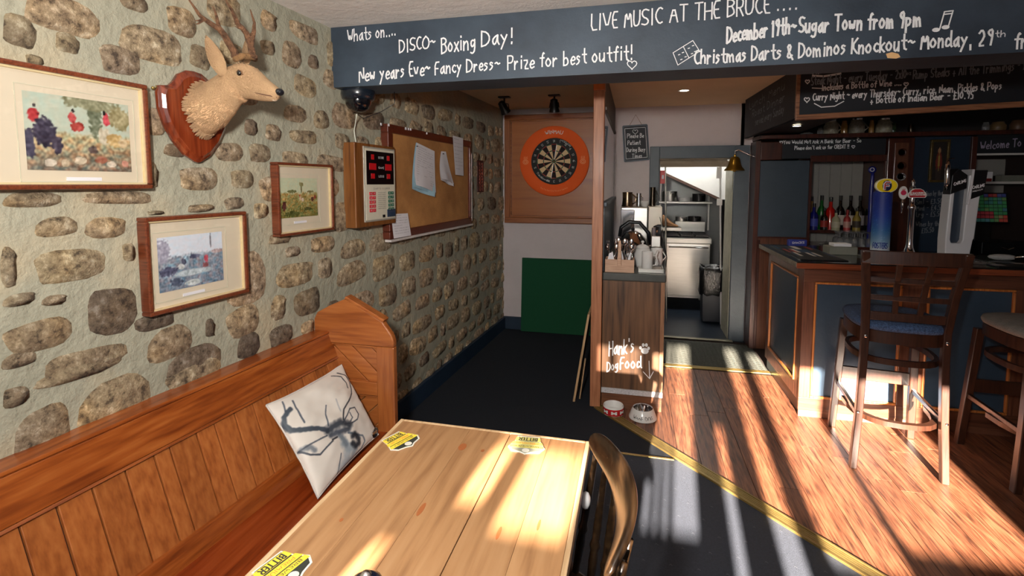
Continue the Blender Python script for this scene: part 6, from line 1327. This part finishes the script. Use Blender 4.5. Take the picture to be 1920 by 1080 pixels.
pix([heart(1465, 267, 3), heart(1600, 275, 3)], .006, 'chalk_heart', bb, CHALK, YK)
kw_('Welcome To The Bruce', 1838, 281, 1990, 268, 15, .12, mat('lilac_chalk', (170, 160, 186), .9), 4.858)
for t_, u0, v0, u1 in (('Wines by the', 1733, 368, 1766), ('Sml - £3.50', 1718, 383, 1767), ('Med - £4.50', 1718, 395, 1768), ('Lrg - £5.50', 1718, 407, 1766), ('Wines by the', 1717, 425, 1763), ('£15.50', 1728, 437, 1751)): kw_(t_, u0, v0, u1, v0-2, 9, .13, CHALKG, 4.858)
pt_ = thing('gilt_painting', (2.42, 4.85, 1.5), 'small dark painting of a standing figure in gilt frame on the navy back bar panel', 'picture')
q0, q1 = at(1745, 262, 'y', 4.85), at(1776, 342, 'y', 4.85); GL = mat('old_gilt', (96, 78, 40), .4, .5, .3, 60)
for (a, b, c_, d) in ((q0.x, q1.x, q0.z-.02, q0.z), (q0.x, q1.x, q1.z, q1.z+.02), (q0.x, q0.x+.018, q1.z+.02, q0.z-.02), (q1.x-.018, q1.x, q1.z+.02, q0.z-.02)): MB().box(a, b, 4.835, 4.86, c_, d).build('frame_rail', GL, pt_, bevel=.004)
def port(a, b):
    c_ = (36, 30, 26)
    for x, y, rx, ry, k in ((.5, .45, .22, .3, (120, 44, 34)), (.5, .78, .1, .07, (176, 130, 96)), (.5, .14, .2, .18, (60, 48, 44)), (.5, .5, .05, .26, (168, 140, 70))):
        if ((a-x)/rx)**2+((b-y)/ry)**2 < 1: c_ = k
    return c_
paint('canvas', 24, 40, lambda a, b: (q0.x+.018+(q1.x-q0.x-.036)*a, 4.85, q1.z+.02+(q0.z-q1.z-.04)*b), port, pt_)
# bottles in the niche
def bottle(x, y, z, h, r, cg, cl, label, cap=(20, 20, 22), neck=.36, lab=True, m=None):
    t = thing('bottle', (x, y, z), label, 'bottle', 'bottles in the back bar niche'); g = m or mat('glass_%d_%d_%d' % cg, cg, .06, 0, .02, coat=1)
    MB().lathe([(0, 0), (r, 0), (r, h*(1-neck-.1)), (r*.8, h*(1-neck-.02)), (r*.36, h*(1-neck+.06)), (r*.32, h*.93)], (x, y, z), 18).build('bottle_glass', g, t, smooth=50)
    MB().lathe([(r*.38, h*.86), (r*.38, h), (0, h)], (x, y, z), 12).build('cap', mat('cap_%d_%d_%d' % cap, cap, .35), t, smooth=50)
    if lab: MB().lathe([(r*1.01, h*.14), (r*1.015, h*.15), (r*1.015, h*.42), (r*1.01, h*.43)], (x, y, z), 18, cap=False).build('label', mat('label_%d_%d_%d' % cl, cl, .6), t, smooth=50)
ZS = 1.0855
def bxat(u, y): return at(u, 400, 'y', y).x
for i, (u, h, r, cg, cl, l, lb) in enumerate(((1521, .30, .032, (160, 120, 70), (180, 150, 100), 'slim amber bottle furthest left in the back bar niche', True), (1540, .31, .036, (10, 90, 30), (20, 60, 30), 'green bottle second from left in the back bar niche', True), (1557, .295, .042, (190, 22, 14), (120, 20, 20), 'bright red bottle in the back bar niche', False), (1575, .31, .036, (20, 14, 12), (206, 194, 180), 'dark wine bottle with cream label, next to the bright red one', True), (1594, .31, .036, (22, 14, 12), (206, 190, 176), 'dark wine bottle with cream label, middle of three alike', True), (1612, .31, .036, (20, 12, 12), (180, 176, 178), 'dark wine bottle with cream label, furthest right of three alike', True), (1630, .31, .034, (14, 22, 16), (70, 60, 60), 'dark bottle partly hidden behind the blue spoon-shaped tap', True), (1646, .30, .034, (20, 14, 14), (80, 60, 50), 'dark bottle at the right end of the back bar niche', True))):
    bottle(bxat(u, 5.14), 5.14, ZS, h, r, cg, cl, l, lab=lb)
for i, (u, h, r, cg, cl, l) in enumerate(((1526, .24, .036, (24, 28, 110), (60, 70, 160), 'squat dark blue bottle in front at the left of the niche'), (1546, .20, .030, (30, 20, 18), (150, 40, 30), 'small dark bottle with red label in front in the niche'), (1568, .18, .034, (170, 170, 140), (190, 186, 160), 'small clear bottle with pale label in front in the niche'), (1589, .185, .028, (170, 60, 60), (196, 150, 140), 'small pink bottle with red top in front in the niche'), (1607, .20, .032, (150, 130, 60), (60, 50, 40), 'small golden bottle in front in the niche'))):
    bottle(bxat(u, 5.065), 5.065, ZS, h, r, cg, cl, l, cap=(150, 30, 30) if i == 3 else (20, 20, 22))
bt = thing('pump_handle', (1.98, 5.0, 1.02), 'tall blue spoon shaped pump handle rising in front of the niche bottles', 'pump handle'); x = bxat(1632, 4.9); BLU = mat('cobalt_plastic', (36, 42, 130), .25, 0, .05, coat=.5)
MB().tube([(x, 4.9, .96), (x, 4.9, 1.2), (x-.004, 4.9, 1.45), (x, 4.9, 1.56), (x, 4.9, 1.60)], [.02, .018, .016, .014, .012], 10).build('pump_stem', BLU, bt, smooth=2)
MB().lathe([(.0, -.008), (.028, -.006), (.032, 0), (.028, .006), (.012, .008), (0, .006)], (x-.004, 4.9, 1.62), 18, (0, 1, 0)).build('pump_head', BLU, bt, smooth=2); MB().lathe([(.012, -.009), (.018, -.009), (.018, -.007), (.012, -.007), (.012, -.009)], (x-.008, 4.9, 1.622), 14, (0, 1, 0)).build('moon_mark', WHITEC, bt)
# glasses
GLS = mat('clear_glass', (225, 230, 235), .03, 0, 0, trans=.85, coat=1)
k = 0
for row, y in enumerate((4.88, 4.94, 5.0)):
    for i in range(6):
        x = bxat(1577, 4.88)+i*.056+row*.006; z = .961
        t = thing('glass', (x, y, z), 'upturned clear stemmed glass on the niche shelf below the bottles', 'glass', 'upturned glasses below the bottles')
        MB().lathe([(.026, 0), (.027, .004), (.027, .05), (.02, .068), (.006, .076), (.005, .10), (.008, .11), (.02, .122), (.026, .126), (.026, .129), (0, .129)], (x, y, z), 14).build('glass_body', GLS, t, smooth=50)
ash = tag(MB().lathe([(0, 0), (.05, 0), (.06, .012), (.054, .012), (0, .004)], (bxat(1556, 4.86), 4.9, .961), 20).build('glass_dish', GLS, smooth=50), 'shallow glass dish at the left of the upturned glasses', 'dish')
# jars and bottles on the top shelf
for i, (u, r, h, m, l, nm) in enumerate(((1513, .05, .02, GLS, 'shallow glass dish at the left end of the top shelf', 'dish'), (1538, .022, .06, GLS, 'small stubby glass at the left of the top shelf', 'jar'), (1558, .055, .11, mat('pale_crackle_jar', (150, 146, 128), .3, 0, .4, 60), 'large pale mottled jug at left of the top shelf', 'jug'), (1583, .026, .11, mat('amber_liquor', (150, 110, 60), .1, coat=1), 'amber miniature bottle on the top shelf', 'bottle'), (1606, .058, .115, mat('grey_crackle_jar', (128, 124, 112), .3, 0, .4, 60), 'large grey mottled jug in the middle of the top shelf', 'jug'), (1634, .02, .11, mat('amber_liquor', (150, 110, 60), .1, coat=1), 'slim amber bottle between the two right jugs', 'bottle'), (1657, .058, .11, mat('pale_crackle_jar', (150, 146, 128), .3, 0, .4, 60), 'large pale mottled jug at right of the top shelf', 'jug'), (1675, .024, .08, mat('dark_green_glass', (40, 60, 40), .1, coat=1), 'little dark green bottle right of the last jug', 'bottle'), (1708, .022, .07, mat('dark_pewter', (70, 62, 54), .3, 1, .1), 'little dark cup beside the gap on the top shelf', 'cup'), (1848, .025, .07, GLS, 'small clear glass at the right part of the top shelf', 'glass'), (1871, .05, .07, mat('ochre_tin', (112, 90, 60), .4), 'low ochre tin at the right part of the top shelf', 'tin'), (1908, .05, .08, mat('brown_tin', (96, 72, 52), .4), 'low brown tin at the far right of the top shelf', 'tin'))):
    x = at(u, 240, 'y', 4.88).x; z = 1.9255; t = thing(nm, (x, 4.88, z), l, nm)
    MB().lathe([(0, 0), (r*.92, 0), (r, .01), (r, h*.6), (r*.8, h*.8), (r*.7, h), (r*.62, h), (0, h*.9)], (x, 4.88, z), 20).build('body', m, t, smooth=50)
    if nm == 'jug': MB().tube([(x+r*.9, 4.88, z+.02), (x+r*1.5, 4.88, z+.05), (x+r*.8, 4.88, z+h*.9)], .006, 6).build('handle', m, t, smooth=2); MB().lathe([(r*.72, h), (r*.74, h+.012), (0, h+.012)], (x, 4.88, z), 16).build('lid', CHROME, t)
# till and shelf clutter
tlx, tly = at(1858, 390, 'y', 4.8), 0
ti = thing('till', (2.72, 4.8, .94), 'touchscreen till showing a grid of coloured buttons on the back bar', 'till')
MB().prism([(2.59, 4.78, 1.19), (2.89, 4.78, 1.19), (2.89, 4.83, 1.43), (2.59, 4.83, 1.43)], (0, .03, 0)).build('screen_housing', BLACKP, ti, bevel=.006)
TC = [(62, 72, 130), (150, 54, 60), (54, 120, 76), (56, 116, 118), (78, 78, 128), (150, 64, 56), (60, 126, 86), (122, 104, 76)]
rt_ = random.Random(5); cells = []
for j in range(8):
    for i in range(9):
        cc_ = TC[0] if i == 0 else (TC[1] if (j in (1, 2) and i > 1 and i < 6) or (j > 4 and i == 1) else (rt_.choice(((64, 124, 84), (60, 130, 80), (60, 116, 110), (96, 130, 80), (64, 112, 124))) if j < 7 else rt_.choice(TC)))
        if j < 2 and i > 6: cc_ = rt_.choice(((170, 70, 60), (150, 130, 90)))
        f = lambda a, b: Vector((2.605+.27*a, 4.7795+.05*(b*.94+.03)-.001, 1.19+.24*(b*.94+.03)))
        a0, a1, b0, b1 = i/9+.006, (i+1)/9-.006, j/8+.01, (j+1)/8-.01
        MB().prism([f(a0, b0), f(a1, b0), f(a1, b1), f(a0, b1)], (0, -.0012, 0)).build('screen_key', mat('screen_%d_%d_%d' % cc_, cc_, .4, emit=cc_, estr=.08), ti)
MB().box(2.69, 2.80, 4.84, 4.95, .94, 1.22).build('till_stand', BLACKP, ti, bevel=.006); MB().box(2.69, 3.0, 4.74, 5.0, .9405, 1.04).build('cash_drawer', BLACKP, ti, bevel=.006); MB().tube([(2.82, 4.735, 1.0), (2.86, 4.73, .985), (2.90, 4.735, 1.0)], .004, 6).build('drawer_handle', CHROME, ti)
for i, (x0, x1, z0, z1, m, l, nm) in enumerate(((2.70, 2.80, 1.5205, 1.545, mat('red_card', (140, 34, 34), .5), 'thin red book lying on the white back bar shelf', 'book'), (2.77, 2.85, 1.5205, 1.60, PAPER, 'small white box standing on the white back bar shelf', 'box'), (2.86, 3.05, 1.5205, 1.57, mat('grey_card', (120, 122, 112), .7), 'stack of grey papers on the white back bar shelf', 'papers'), (3.08, 3.4, 1.5205, 1.58, PAPER, 'long white box on the right of the white back bar shelf', 'box'))):
    y0 = 4.95 if i == 1 else 4.87
    t = thing(nm, ((x0+x1)/2, 4.9, z0), l, nm); MB().box(x0, x1, y0, y0+.07, z0, z1).build('cover' if nm == 'book' else nm+'_body', m, t, bevel=.003); MB().box(x0+.003, x1-.003, y0-.001, y0+.06, z0+.005, z1-.005).build('face', m, t)
yb_ = thing('carton', (3.1, 4.8, .94), 'yellowish carton on the work shelf right of the till', 'carton'); MB().box(3.10, 3.22, 4.74, 4.86, .9405, 1.24).build('carton_body', mat('olive_card', (128, 124, 60), .6), yb_, bevel=.004); MB().box(3.11, 3.21, 4.737, 4.74, 1.0, 1.15).build('carton_label', mat('pale_blue_paper', (168, 206, 222), .8), yb_)
# ================================================================ details of a part hang from that part (thing > part > sub-part)
RULE = {'digit_display': 'display_window', 'label_text': 'display_window', 'button_mark': 'face_panel', 'instruction_print': 'face_panel', 'badge_lettering': ('badge_face', 'badge_rim', 'side_badge'), 'badge_band': 'badge_face', 'number': 'board', 'wire_spider': 'board', 'board_lettering': 'board',
        'single_segment': 'board', 'treble_segment': 'board', 'double_segment': 'board', 'bullseye': 'board', 'outer_bull': 'board', 'surround_lettering': 'surround', 'flame_emblem': 'surround', 'lid': ('pot_body', 'body'), 'cap': 'bottle_glass', 'label': 'bottle_glass', 'caption_slip': 'mount', 'mount_rule': 'mount',
        'print': 'mount', 'chalk_border': 'sign_board', 'printed_field': 'card', 'yellow_band': 'card', 'printed_seal': 'card', 'bone_motif': 'red_band', 'screen_key': 'screen_housing', 'drawer_handle': 'cash_drawer', 'side_badge_mark': 'side_badge', 'chevron_ridges': 'mat_base'}
stem = lambda o: o.name.split('.')[0]
for root in [o for o in list(COL.objects) if o.type == 'EMPTY' and not o.parent]:
    kids = list(root.children)
    for c in kids:
        tgt = RULE.get(stem(c)); tn = stem(root)
        if stem(c) in ('chalk_lettering', 'chalk_heart', 'chalk_marks', 'chalk_underline', 'chalk_music_note', 'chalk_domino_drawing', 'chalk_domino_spots', 'chalk_arrow', 'chalk_paw_print', 'chipped_patch'): tgt = {'ceiling_beam': 'beam_body', 'bar_canopy': 'front_board', 'serving_counter': 'end_panel', 'hanging_chalk_sign': 'sign_board', 'back_bar': 'chalk_strip'}.get(tn)
        if stem(c) == 'lettering': tgt = {'beer_mat': 'card', 'beer_tap': ('tap_column', 'head_label'), 'dog_bowl': 'bowl_shell', 'blue_packet': 'packet_body'}.get(tn)
        if not tgt: continue
        for t_ in (tgt if isinstance(tgt, tuple) else (tgt,)):
            m_ = [k for k in kids if stem(k) == t_ and k is not c]
            if m_: attach(c, min(m_, key=lambda k: (k.location-c.location).length)); break
